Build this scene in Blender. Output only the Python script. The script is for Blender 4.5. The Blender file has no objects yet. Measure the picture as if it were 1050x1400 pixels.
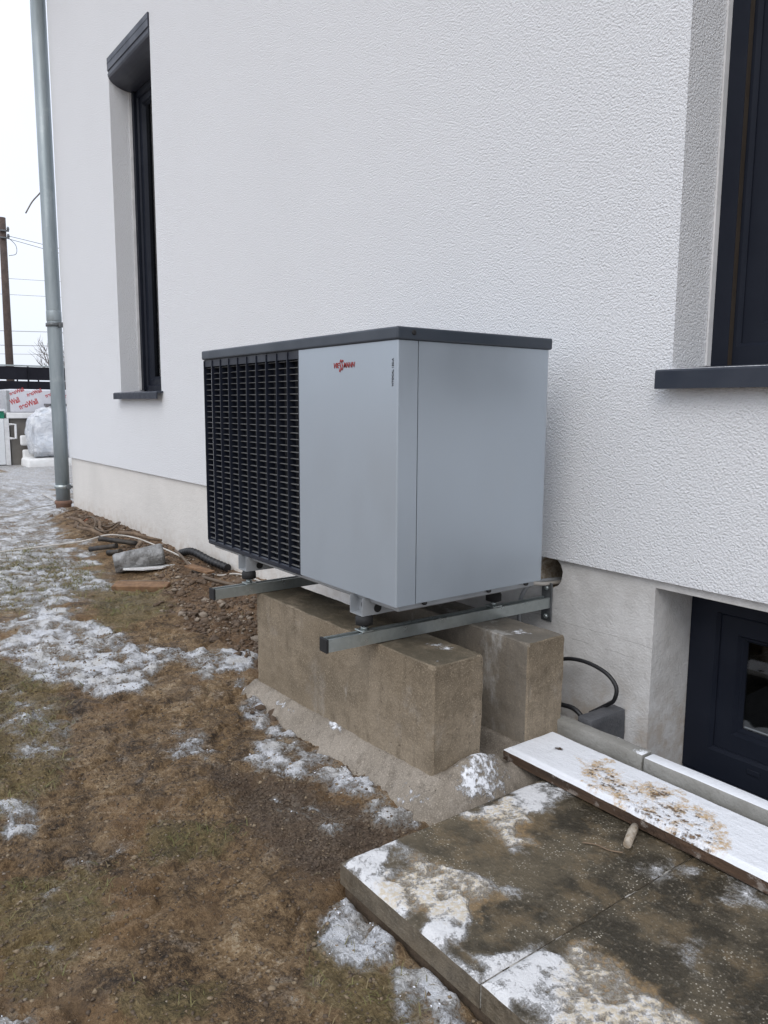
import bpy, bmesh, math, random
import numpy as np
from mathutils import Vector, Matrix

random.seed(7)
RNG = np.random.default_rng(7)
scene = bpy.context.scene
col = scene.collection
R = math.radians

# ------------------------------------------------------------------ camera
cam_d = bpy.data.cameras.new('camera')
cam = bpy.data.objects.new('camera', cam_d)
col.objects.link(cam)
cam_d.sensor_fit = 'HORIZONTAL'
cam_d.sensor_width = 36.0
cam_d.lens = 36.0 * 1051.19 / 1050.0
cam_d.clip_start = 0.05
cam_d.clip_end = 2000
yaw, pitch, roll = 0.932975026, -0.137188608, -0.00592707
Mc = Matrix.Rotation(yaw, 3, 'Z') @ Matrix.Rotation(pitch, 3, 'X') @ Matrix.Rotation(roll, 3, 'Y')
rt, fw, up = Mc.col[0], Mc.col[1], Mc.col[2]
cam.matrix_world = Matrix(((rt.x, up.x, -fw.x, 1.81333), (rt.y, up.y, -fw.y, -1.39077),
                           (rt.z, up.z, -fw.z, 1.23066), (0, 0, 0, 1)))
scene.camera = cam

# ------------------------------------------------------------------ sky, sun, exposure
SUN_EL, SUN_AZ = R(46), R(145)            # azimuth of the sun measured from +Y towards +X
world = bpy.data.worlds.new('World')
scene.world = world
world.use_nodes = True
wn = world.node_tree
wn.nodes.clear()
w_out = wn.nodes.new('ShaderNodeOutputWorld')
w_bg = wn.nodes.new('ShaderNodeBackground')
w_sky = wn.nodes.new('ShaderNodeTexSky')
w_sky.sky_type = 'NISHITA'
w_sky.sun_disc = False
w_sky.sun_elevation = SUN_EL
w_sky.sun_rotation = SUN_AZ
w_sky.dust_density = 4.0
w_mix = wn.nodes.new('ShaderNodeMix')
w_mix.data_type = 'RGBA'
w_mix.inputs[0].default_value = 0.86
w_noise = wn.nodes.new('ShaderNodeTexNoise')
w_noise.inputs['Scale'].default_value = 2.2
w_noise.inputs['Detail'].default_value = 5
w_ramp = wn.nodes.new('ShaderNodeValToRGB')
w_ramp.color_ramp.elements[0].position = 0.3
w_ramp.color_ramp.elements[0].color = (8.6, 9.2, 10.5, 1)
w_ramp.color_ramp.elements[1].position = 0.7
w_ramp.color_ramp.elements[1].color = (10.1, 10.7, 11.8, 1)
w_tc = wn.nodes.new('ShaderNodeTexCoord')
wn.links.new(w_tc.outputs['Generated'], w_noise.inputs['Vector'])
wn.links.new(w_noise.outputs['Fac'], w_ramp.inputs['Fac'])
wn.links.new(w_sky.outputs['Color'], w_mix.inputs[6])
wn.links.new(w_ramp.outputs['Color'], w_mix.inputs[7])
w_sep = wn.nodes.new('ShaderNodeSeparateXYZ')
wn.links.new(w_tc.outputs['Generated'], w_sep.inputs[0])
w_el = wn.nodes.new('ShaderNodeMapRange')
w_el.inputs[1].default_value = 0.0; w_el.inputs[2].default_value = 1.0
w_el.inputs[3].default_value = 0.76; w_el.inputs[4].default_value = 1.24
wn.links.new(w_sep.outputs[2], w_el.inputs[0])
w_mul = wn.nodes.new('ShaderNodeMix'); w_mul.data_type = 'RGBA'; w_mul.blend_type = 'MULTIPLY'
w_mul.inputs[0].default_value = 1.0
wn.links.new(w_mix.outputs[2], w_mul.inputs[6]); wn.links.new(w_el.outputs[0], w_mul.inputs[7])
wn.links.new(w_mul.outputs[2], w_bg.inputs['Color'])
w_bg.inputs['Strength'].default_value = 0.125
wn.links.new(w_bg.outputs['Background'], w_out.inputs['Surface'])

sun_d = bpy.data.lights.new('sun', 'SUN')
sun_d.energy = 0.95
sun_d.angle = R(34)
sun_d.color = (1.0, 0.97, 0.93)
sun = bpy.data.objects.new('sun', sun_d)
col.objects.link(sun)
sdir = Vector((math.sin(SUN_AZ) * math.cos(SUN_EL), math.cos(SUN_AZ) * math.cos(SUN_EL), math.sin(SUN_EL)))
sun.rotation_euler = sdir.to_track_quat('Z', 'Y').to_euler()
sun.location = (0, -6, 8)

scene.view_settings.view_transform = 'Standard'
scene.view_settings.look = 'None'
scene.view_settings.exposure = 0.10
scene.view_settings.gamma = 1.0
scene.render.engine = 'CYCLES'
scene.cycles.max_bounces = 6
scene.cycles.use_denoising = True

# ------------------------------------------------------------------ numpy noise
PERM = RNG.permutation(4096)
VAL = RNG.random(4096)
def vnoise(x, y, seed=0):
    xi = np.floor(x).astype(np.int64); yi = np.floor(y).astype(np.int64)
    fx = x - xi; fy = y - yi
    fx = fx * fx * (3 - 2 * fx); fy = fy * fy * (3 - 2 * fy)
    def h(a, b): return VAL[(PERM[(a + seed * 131) & 4095] + b * 7 + seed * 57) & 4095]
    return (h(xi, yi) * (1 - fx) + h(xi + 1, yi) * fx) * (1 - fy) + (h(xi, yi + 1) * (1 - fx) + h(xi + 1, yi + 1) * fx) * fy
def fbm(x, y, f, octs=4, seed=0, gain=0.5):
    s = 0; a = 1; t = 0
    for i in range(octs):
        c, sn = math.cos(.7 * i + .3), math.sin(.7 * i + .3)
        s = s + a * vnoise((x * c - y * sn) * f + 17.3 * i, (x * sn + y * c) * f + 9.1 * i, seed + i)
        t += a; a *= gain; f *= 2.03
    return s / t
def sstep(a, b, x):
    t = np.clip((x - a) / (b - a), 0, 1)
    return t * t * (3 - 2 * t)
def polydist(x, y, poly):
    """signed distance to a polygon on the ground, positive inside"""
    inside = np.zeros(x.shape, bool)
    d = np.full(x.shape, 1e9)
    n = len(poly)
    for i in range(n):
        x0, y0 = poly[i]; x1, y1 = poly[(i + 1) % n]
        ex, ey = x1 - x0, y1 - y0
        t = np.clip(((x - x0) * ex + (y - y0) * ey) / (ex * ex + ey * ey + 1e-12), 0, 1)
        d = np.minimum(d, np.hypot(x - x0 - t * ex, y - y0 - t * ey))
        cr = ((y0 > y) != (y1 > y)) & (x < ex * (y - y0) / (ey + 1e-12 * (ey == 0)) + x0)
        inside ^= cr
    return np.where(inside, d, -d)

# ------------------------------------------------------------------ material helpers
MATS = {}
class NT:
    def __init__(s, name):
        s.m = bpy.data.materials.new(name); s.m.use_nodes = True
        s.t = s.m.node_tree; s.t.nodes.clear()
        s.out = s.t.nodes.new('ShaderNodeOutputMaterial')
        s.b = s.t.nodes.new('ShaderNodeBsdfPrincipled')
        s.t.links.new(s.b.outputs[0], s.out.inputs[0])
        s.tc = s.t.nodes.new('ShaderNodeTexCoord')
        s.co = s.tc.outputs['Object']
        MATS[name] = s.m
    def n(s, kind, **kw):
        nd = s.t.nodes.new(kind)
        for k, v in kw.items(): setattr(nd, k, v)
        return nd
    def l(s, a, b): s.t.links.new(a, b)
    def setin(s, inp, v):
        if hasattr(v, 'is_output') or hasattr(v, 'links'): s.l(v, inp)
        else: inp.default_value = v
    def map(s, scale=(1, 1, 1), rot=(0, 0, 0), loc=(0, 0, 0)):
        m = s.n('ShaderNodeMapping'); s.l(s.co, m.inputs[0])
        m.inputs['Scale'].default_value = scale; m.inputs['Rotation'].default_value = rot; m.inputs['Location'].default_value = loc
        return m.outputs[0]
    def noise(s, scale, detail=4, rough=0.55, vec=None, dist=0.0):
        nd = s.n('ShaderNodeTexNoise'); s.l(vec or s.co, nd.inputs['Vector'])
        nd.inputs['Scale'].default_value = scale; nd.inputs['Detail'].default_value = detail
        nd.inputs['Roughness'].default_value = rough; nd.inputs['Distortion'].default_value = dist
        return nd.outputs['Fac']
    def voro(s, scale, feature='F1', vec=None, out='Distance'):
        nd = s.n('ShaderNodeTexVoronoi', feature=feature); s.l(vec or s.co, nd.inputs['Vector'])
        nd.inputs['Scale'].default_value = scale
        return nd.outputs[out]
    def math(s, op, a, b=None, c=None):
        nd = s.n('ShaderNodeMath', operation=op)
        s.setin(nd.inputs[0], a)
        if b is not None: s.setin(nd.inputs[1], b)
        if c is not None: s.setin(nd.inputs[2], c)
        return nd.outputs[0]
    def ss(s, v, lo, hi, a=0.0, b=1.0):
        nd = s.n('ShaderNodeMapRange', interpolation_type='SMOOTHSTEP')
        s.setin(nd.inputs[0], v)
        nd.inputs[1].default_value = lo; nd.inputs[2].default_value = hi
        nd.inputs[3].default_value = a; nd.inputs[4].default_value = b
        return nd.outputs[0]
    def mix(s, f, a, b):
        nd = s.n('ShaderNodeMix', data_type='RGBA')
        s.setin(nd.inputs[0], f)
        for i, v in ((6, a), (7, b)):
            if isinstance(v, tuple): nd.inputs[i].default_value = (*v, 1)
            else: s.l(v, nd.inputs[i])
        return nd.outputs[2]
    def mulc(s, c, f):
        nd = s.n('ShaderNodeMix', data_type='RGBA', blend_type='MULTIPLY')
        nd.inputs[0].default_value = 1.0
        s.l(c, nd.inputs[6]); s.l(f, nd.inputs[7])
        return nd.outputs[2]
    def attr(s, name):
        nd = s.n('ShaderNodeAttribute', attribute_name=name); return nd.outputs['Fac']
    def bump(s, h, dist, strength=1.0, prev=None):
        nd = s.n('ShaderNodeBump'); s.l(h, nd.inputs['Height'])
        nd.inputs['Distance'].default_value = dist; nd.inputs['Strength'].default_value = strength
        if prev is not None: s.l(prev, nd.inputs['Normal'])
        return nd.outputs[0]
    def fin(s, color, rough=0.6, metal=0.0, normal=None, spec=0.5):
        if isinstance(color, tuple): s.b.inputs['Base Color'].default_value = (*color, 1)
        else: s.l(color, s.b.inputs['Base Color'])
        s.setin(s.b.inputs['Roughness'], rough)
        s.b.inputs['Metallic'].default_value = metal
        s.b.inputs['Specular IOR Level'].default_value = spec
        if normal is not None: s.l(normal, s.b.inputs['Normal'])
        return s.m

def simple(name, c1, c2=None, rough=0.55, metal=0.0, nscale=8, bscale=None, bdist=0.001, spec=0.5, rvar=0.1):
    s = NT(name)
    c2 = c2 or tuple(v * 0.8 for v in c1)
    f = s.noise(nscale, 5, 0.6)
    c = s.mix(s.ss(f, 0.3, 0.7), c1, c2)
    r = s.ss(s.noise(nscale * 1.7, 3), 0.3, 0.7, max(0.02, rough - rvar), min(1, rough + rvar))
    nr = s.bump(s.noise(bscale, 4, 0.6), bdist) if bscale else None
    return s.fin(c, r, metal, nr, spec)

def m_stucco():
    s = NT('white_stucco')
    big = s.noise(0.9, 4)
    c = s.mix(s.ss(big, 0.3, 0.75), (0.772, 0.782, 0.800), (0.758, 0.768, 0.786))
    g1 = s.noise(140, 3.5, 0.62)
    v = s.voro(135)
    h = s.math('SUBTRACT', s.math('MULTIPLY', g1, 1.5), s.math('MULTIPLY', v, 0.55))
    c = s.mix(s.ss(g1, 0.45, 0.25, 0, 0.20), c, (0.55, 0.555, 0.56))
    spot = s.math('MULTIPLY', s.ss(s.voro(23), 0.035, 0.02), s.ss(s.noise(6), 0.55, 0.62))
    c = s.mix(s.math('MULTIPLY', spot, 0.45), c, (0.30, 0.29, 0.27))
    nr = s.bump(h, 0.0055, 0.95)
    return s.fin(c, 0.85, 0, nr, 0.25)

def m_plinth():
    s = NT('plinth_render')
    big = s.noise(1.6, 5)
    sep = s.n('ShaderNodeSeparateXYZ'); s.l(s.co, sep.inputs[0])
    c = s.mix(s.ss(big, 0.3, 0.75), (0.70, 0.675, 0.64), (0.62, 0.60, 0.57))
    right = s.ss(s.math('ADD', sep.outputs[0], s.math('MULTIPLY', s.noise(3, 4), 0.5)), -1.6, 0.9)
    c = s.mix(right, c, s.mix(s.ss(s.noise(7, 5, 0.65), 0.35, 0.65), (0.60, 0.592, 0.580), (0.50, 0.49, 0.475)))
    # splash dirt close to the soil
    dirt = s.math('MULTIPLY', s.ss(sep.outputs[2], 0.32, 0.04), s.ss(s.noise(14, 5, 0.65), 0.38, 0.72))
    c = s.mix(s.math('MULTIPLY', dirt, 0.65), c, (0.42, 0.34, 0.26))
    spl = s.math('MULTIPLY', s.ss(s.voro(70), 0.16, 0.08), s.math('MULTIPLY', s.ss(sep.outputs[2], 0.45, 0.10), s.ss(s.noise(8, 3), 0.45, 0.55)))
    c = s.mix(s.math('MULTIPLY', spl, 0.6), c, (0.30, 0.23, 0.17))
    gg = s.n('ShaderNodeNewGeometry'); sg = s.n('ShaderNodeSeparateXYZ'); s.l(gg.outputs['Normal'], sg.inputs[0])
    front = s.math('GREATER_THAN', s.math('ABSOLUTE', sg.outputs[1]), 0.5)
    # hairline trowel joints
    wob = s.math('MULTIPLY', s.math('SUBTRACT', s.noise(5, 4), 0.5), 0.03)
    zz = s.math('ADD', sep.outputs[2], wob)
    for z0, keep in ((0.415, 0.44), (0.36, 0.54)):
        ln = s.math('LESS_THAN', s.math('ABSOLUTE', s.math('SUBTRACT', zz, z0)), 0.0016)
        ln = s.math('MULTIPLY', ln, s.math('GREATER_THAN', s.noise(2.4, 2), keep))
        ln = s.math('MULTIPLY', ln, s.math('MULTIPLY', front, s.math('GREATER_THAN', sep.outputs[0], 0.6)))
        c = s.mix(s.math('MULTIPLY', ln, 0.5), c, (0.32, 0.31, 0.30))
    pit = s.ss(s.voro(38), 0.06, 0.03)
    pit = s.math('MULTIPLY', pit, s.ss(s.noise(11), 0.58, 0.64))
    c = s.mix(s.math('MULTIPLY', pit, 0.6), c, (0.33, 0.31, 0.29))
    st = s.noise(9, 3, 0.6, vec=s.map((6, 6, 0.5)))
    c = s.mix(s.ss(st, 0.62, 0.8, 0, 0.18), c, (0.45, 0.42, 0.38))
    h = s.math('ADD', s.math('MULTIPLY', s.noise(120, 3, 0.6), 0.55), s.math('MULTIPLY', s.noise(26, 4), 0.6))
    nr = s.bump(h, 0.0055, 0.9)
    return s.fin(c, 0.9, 0, nr, 0.2)

def m_concrete(name, c1, c2, c3, snow_attr=False):
    s = NT(name)
    f1 = s.noise(3.2, 5, 0.6); f2 = s.noise(16, 5, 0.6); f3 = s.noise(70, 3)
    c = s.mix(s.ss(f1, 0.32, 0.68), c1, c2)
    c = s.mix(s.ss(f2, 0.48, 0.72, 0, 0.6), c, c3)
    st = s.noise(7, 4, 0.6, vec=s.map((5, 5, 0.6)))
    c = s.mix(s.ss(st, 0.52, 0.75, 0, 0.5), c, tuple(v * 0.55 for v in c1))
    eff = s.noise(5.3, 6, 0.7, vec=s.map((1, 1, 0.6), loc=(3, 1, 2)))
    c = s.mix(s.ss(eff, 0.56, 0.74, 0, 0.55), c, (0.40, 0.37, 0.33))
    damp = s.noise(2.1, 5, 0.6, vec=s.map((1, 1, 1.6), loc=(5, 8, 1)))
    c = s.mix(s.ss(damp, 0.52, 0.66, 0, 0.38), c, tuple(v * 0.48 for v in c1))
    air = s.math('MULTIPLY', s.ss(s.voro(34), 0.085, 0.055), s.ss(s.noise(6, 3), 0.46, 0.54))
    c = s.mix(s.math('MULTIPLY', air, 0.75), c, tuple(v * 0.28 for v in c1))
    sc = s.noise(6.5, 5, 0.75, vec=s.map((1.0, 1.0, 0.35), rot=(0.3, 0.5, 0), loc=(9, 2, 4)))
    c = s.mix(s.ss(sc, 0.64, 0.76, 0, 0.6), c, (0.52, 0.50, 0.46))
    fine = s.noise(220, 3, 0.7)
    c = s.mix(s.ss(fine, 0.52, 0.72, 0, 0.5), c, tuple(v * 0.55 for v in c3))
    c = s.mix(s.ss(fine, 0.47, 0.32, 0, 0.5), c, tuple(min(1, v * 1.8) for v in c2))
    pit = s.math('MULTIPLY', s.ss(s.voro(120), 0.20, 0.08), s.ss(s.noise(9), 0.52, 0.62))
    c = s.mix(s.math('MULTIPLY', pit, 0.45), c, tuple(v * 0.35 for v in c1))
    sp = s.math('MULTIPLY', s.ss(s.voro(95), 0.12, 0.05), s.ss(f2, 0.5, 0.6))
    c = s.mix(s.math('MULTIPLY', sp, 0.5), c, (0.40, 0.36, 0.30))
    h = s.math('ADD', s.math('MULTIPLY', f3, 0.35), s.math('MULTIPLY', f2, 0.6))
    h = s.math('SUBTRACT', h, s.math('MULTIPLY', s.math('ADD', pit, air), 0.8))
    gn = s.n('ShaderNodeNewGeometry'); sn_ = s.n('ShaderNodeSeparateXYZ'); s.l(gn.outputs['Normal'], sn_.inputs[0])
    sx_ = s.n('ShaderNodeSeparateXYZ'); s.l(gn.outputs['Position'], sx_.inputs[0])
    if 'block' in name:
        # algae and damp on the tops; the rear block is greyer and chalk-smeared
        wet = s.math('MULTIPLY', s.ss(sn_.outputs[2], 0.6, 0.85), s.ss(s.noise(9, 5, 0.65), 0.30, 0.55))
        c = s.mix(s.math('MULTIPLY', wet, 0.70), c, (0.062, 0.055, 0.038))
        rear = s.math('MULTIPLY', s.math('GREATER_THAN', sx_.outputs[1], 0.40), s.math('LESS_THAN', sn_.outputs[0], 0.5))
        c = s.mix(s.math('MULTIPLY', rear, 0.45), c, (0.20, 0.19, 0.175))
        ch = s.noise(9, 6, 0.75, vec=s.map((0.8, 0.8, 0.35), rot=(0.2, 0.6, 0), loc=(3, 1, 7)))
        c = s.mix(s.math('MULTIPLY', rear, s.ss(ch, 0.52, 0.72, 0, 0.6)), c, (0.55, 0.55, 0.54))
    rough = 0.8
    if snow_attr:
        hn = s.math('ADD', s.math('MULTIPLY', s.math('SUBTRACT', s.noise(60, 5, 0.65), 0.5), 0.9),
                    s.math('MULTIPLY', s.math('SUBTRACT', s.noise(14, 4), 0.5), 0.9))
        k = s.ss(s.math('ADD', s.attr('snow'), hn), 0.42, 0.62)
        c = s.mix(k, c, (0.80, 0.82, 0.86))
        h = s.math('ADD', h, s.math('MULTIPLY', k, 0.8))
    nr = s.bump(h, 0.0060, 0.95)
    return s.fin(c, rough, 0, nr, 0.3)

def m_ground():
    s = NT('muddy_ground_with_snow')
    def ramp(v, stops):
        r = s.n('ShaderNodeValToRGB'); s.l(v, r.inputs[0]); e = r.color_ramp.elements
        while len(e) < len(stops): e.new(0.5)
        for k, (p, c) in enumerate(stops): e[k].position = p; e[k].color = (*c, 1)
        return r.outputs[0]
    fa = s.noise(1.9, 5, 0.6); fb = s.noise(9, 7, 0.72); fc = s.noise(58, 6, 0.72); fd = s.noise(150, 4, 0.7)
    drag = s.noise(26, 5, 0.68, vec=s.map((1.0, 0.30, 1), rot=(0, 0, 0.75)))
    v = s.math('ADD', s.math('MULTIPLY', fb, 0.36), s.math('MULTIPLY', fc, 0.32))
    v = s.math('ADD', v, s.math('ADD', s.math('MULTIPLY', fd, 0.22), s.math('MULTIPLY', drag, 0.10)))
    vh = v
    v = s.math('ADD', v, s.math('MULTIPLY', s.math('SUBTRACT', fa, 0.5), 0.18))
    c = ramp(v, [(0.405, (0.026, 0.018, 0.012)), (0.455, (0.100, 0.065, 0.036)), (0.50, (0.200, 0.130, 0.067)), (0.545, (0.290, 0.198, 0.108)), (0.605, (0.46, 0.36, 0.24))])  # dark stops follow the bump hollows, crevice shade painted into the soil
    red = s.noise(3.4, 4, vec=s.map(loc=(7, 3, 1)))
    c = s.mix(s.ss(red, 0.46, 0.64, 0, 0.48), c, (0.225, 0.130, 0.058))
    grey = s.noise(4.7, 4, vec=s.map(loc=(1, 8, 3)))
    c = s.mix(s.ss(grey, 0.52, 0.68, 0, 0.40), c, (0.130, 0.092, 0.060))
    rb = s.math('MULTIPLY', s.attr('rubble'), 0.6)
    c = s.mix(rb, c, ramp(vh, [(0.40, (0.050, 0.030, 0.020)), (0.50, (0.150, 0.088, 0.052)), (0.60, (0.25, 0.165, 0.105))]))
    gv = s.attr('gravel')
    gvc = s.mix(s.ss(s.voro(150, out='Color'), 0.2, 0.8), (0.045, 0.033, 0.027), (0.140, 0.105, 0.080))
    c = s.mix(s.math('MULTIPLY', gv, 0.75), c, gvc)
    # trampled grass thatch
    gr = s.attr('grass')
    fib = s.noise(150, 3, 0.6, vec=s.map((1.0, 0.22, 1), rot=(0, 0, 0.6)))
    fib2 = s.noise(150, 3, 0.6, vec=s.map((0.22, 1.0, 1), rot=(0, 0, -0.4)))
    gcol = s.mix(s.ss(fib, 0.42, 0.62), (0.110, 0.094, 0.034), (0.265, 0.220, 0.100))
    gcol = s.mix(s.ss(fib2, 0.48, 0.62), gcol, (0.052, 0.052, 0.018))
    gk = s.ss(s.math('ADD', gr, s.math('MULTIPLY', s.math('SUBTRACT', s.noise(16, 6, 0.7), 0.5), 1.7)), 0.42, 0.78)
    c = s.mix(s.math('MULTIPLY', gk, 0.48), c, gcol)
    chip = s.math('MULTIPLY', s.ss(s.voro(34), 0.10, 0.06), s.ss(s.noise(21), 0.60, 0.64))
    c = s.mix(s.math('MULTIPLY', chip, 0.7), c, (0.46, 0.41, 0.34))
    # snow lies in the hollows and on the thatch, dirty and thin at its rim
    hn = s.math('ADD', s.math('MULTIPLY', s.math('SUBTRACT', s.noise(30, 6, 0.72), 0.5), 1.0), s.math('MULTIPLY', s.math('SUBTRACT', fc, 0.5), 1.2))
    hn = s.math('ADD', hn, s.math('MULTIPLY', s.math('SUBTRACT', fd, 0.5), 1.2))
    hn = s.math('ADD', hn, s.math('MULTIPLY', s.math('SUBTRACT', drag, 0.5), 0.7))
    sv = s.math('ADD', s.attr('snow'), hn)
    film = s.math('MULTIPLY', s.ss(sv, -0.55, 0.12), 0.42)
    c = s.mix(film, c, (0.50, 0.45, 0.38))
    k = s.ss(sv, -0.16, 0.38)
    tint = s.mix(s.ss(fb, 0.4, 0.65), (0.79, 0.81, 0.85), (0.66, 0.65, 0.63))
    c = s.mix(s.math('MULTIPLY', k, 0.96), c, tint)
    rough = s.ss(s.noise(2.7, 4, vec=s.map(loc=(2, 9, 4))), 0.40, 0.60, 0.90, 0.50)
    h = s.math('ADD', s.math('MULTIPLY', vh, 2.4), s.math('MULTIPLY', s.math('MULTIPLY', gk, fib), 0.4))
    h = s.math('ADD', h, s.math('MULTIPLY', k, 0.45))
    nr = s.bump(h, 0.022, 1.0)
    return s.fin(c, rough, 0, nr, 0.3)

def m_slab():
    s = NT('wet_paving_with_snow')
    f1 = s.noise(5.5, 6, 0.62); f2 = s.noise(24, 6, 0.68); f3 = s.noise(95, 5, 0.7); f4 = s.noise(260, 3, 0.6)
    c = s.mix(s.ss(f1, 0.38, 0.62), (0.036, 0.030, 0.020), (0.112, 0.090, 0.058))
    c = s.mix(s.ss(f2, 0.50, 0.70, 0, 0.8), c, (0.056, 0.047, 0.031))
    tan = s.noise(7.5, 5, 0.65, vec=s.map(loc=(4, 2, 7)))
    c = s.mix(s.ss(tan, 0.49, 0.64, 0, 0.50), c, (0.195, 0.142, 0.080))
    c = s.mix(s.ss(f3, 0.54, 0.72, 0, 0.65), c, (0.25, 0.21, 0.155))
    c = s.mix(s.ss(f4, 0.56, 0.72, 0, 0.7), c, (0.030, 0.027, 0.020))
    grit = s.math('MULTIPLY', s.ss(s.voro(120), 0.30, 0.12), s.ss(s.noise(11, 5, 0.65), 0.48, 0.60))
    c = s.mix(s.math('MULTIPLY', grit, 0.8), c, (0.52, 0.48, 0.40))
    sep = s.n('ShaderNodeSeparateXYZ'); g = s.n('ShaderNodeNewGeometry'); s.l(g.outputs['Normal'], sep.inputs[0])
    top = s.ss(sep.outputs[2], 0.5, 0.85)
    side = s.mix(s.ss(f2, 0.35, 0.65), (0.165, 0.136, 0.098), (0.100, 0.083, 0.060))
    side = s.mix(s.ss(f3, 0.5, 0.7, 0, 0.6), side, (0.22, 0.19, 0.145))
    c = s.mix(top, side, c)
    mudr = s.attr('mud')
    mud = s.ss(s.math('ADD', mudr, s.math('MULTIPLY', s.math('SUBTRACT', f2, 0.5), 1.3)), 0.40, 0.72)
    mudc = s.mix(s.ss(f3, 0.4, 0.6), (0.33, 0.225, 0.115), (0.19, 0.135, 0.078))
    c = s.mix(s.math('MULTIPLY', s.math('MULTIPLY', mud, 0.7), top), c, mudc)
    # boot treads pressed into the snow: bars and small lugs, broken up
    def bars(rot, sc, dist):
        wv = s.n('ShaderNodeTexWave'); s.l(s.map((1, 1, 1), rot=(0, 0, rot)), wv.inputs[0])
        wv.inputs['Scale'].default_value = sc; wv.inputs['Distortion'].default_value = dist
        wv.inputs['Detail'].default_value = 4; wv.inputs['Detail Scale'].default_value = 3.0; wv.inputs['Detail Roughness'].default_value = 0.7
        return wv.outputs['Fac']
    sel = s.ss(s.noise(6, 2, vec=s.map(loc=(1, 5, 2))), 0.44, 0.56)
    br = s.math('ADD', s.math('MULTIPLY', bars(0.55, 30, 6.0), sel), s.math('MULTIPLY', bars(-0.8, 40, 6.5), s.math('SUBTRACT', 1.0, sel)))
    lug = s.voro(75, vec=s.map((1.0, 0.6, 1), rot=(0, 0, 0.9)))
    tread = s.math('ADD', s.math('MULTIPLY', s.math('SUBTRACT', br, 0.5), 0.10), s.math('MULTIPLY', s.math('SUBTRACT', lug, 0.38), 0.55))
    tread = s.math('MULTIPLY', tread, mudr)
    hn = s.math('ADD', s.math('MULTIPLY', s.math('SUBTRACT', f2, 0.5), 1.1), s.math('MULTIPLY', s.math('SUBTRACT', f3, 0.5), 1.2))
    hn = s.math('ADD', hn, s.math('MULTIPLY', s.math('SUBTRACT', f4, 0.5), 0.7))
    hn = s.math('ADD', hn, tread)
    sv = s.math('ADD', s.attr('snow'), hn)
    k = s.math('MULTIPLY', s.ss(sv, -0.18, 0.36), top)
    tint = s.mix(s.math('MULTIPLY', mud, s.ss(f3, 0.36, 0.62)), (0.80, 0.82, 0.86), (0.62, 0.52, 0.36))
    c = s.mix(s.math('MULTIPLY', k, 0.97), c, tint)
    film = s.math('MULTIPLY', s.math('MULTIPLY', s.ss(sv, -0.42, 0.08), 0.36), top)
    c = s.mix(film, c, (0.46, 0.43, 0.38))
    wet = s.ss(f1, 0.38, 0.58, 0.30, 0.75)
    rough = s.math('ADD', s.math('MULTIPLY', wet, s.math('SUBTRACT', 1.0, k)), s.math('MULTIPLY', k, 0.9))
    h = s.math('ADD', s.math('MULTIPLY', f3, 0.7), s.math('MULTIPLY', k, 1.1))
    h = s.math('ADD', h, s.math('MULTIPLY', f2, 0.5))
    h = s.math('ADD', h, s.math('MULTIPLY', s.math('MULTIPLY', tread, k), 0.7))
    nr = s.bump(h, 0.007, 0.9)
    return s.fin(c, rough, 0, nr, 0.4)

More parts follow.
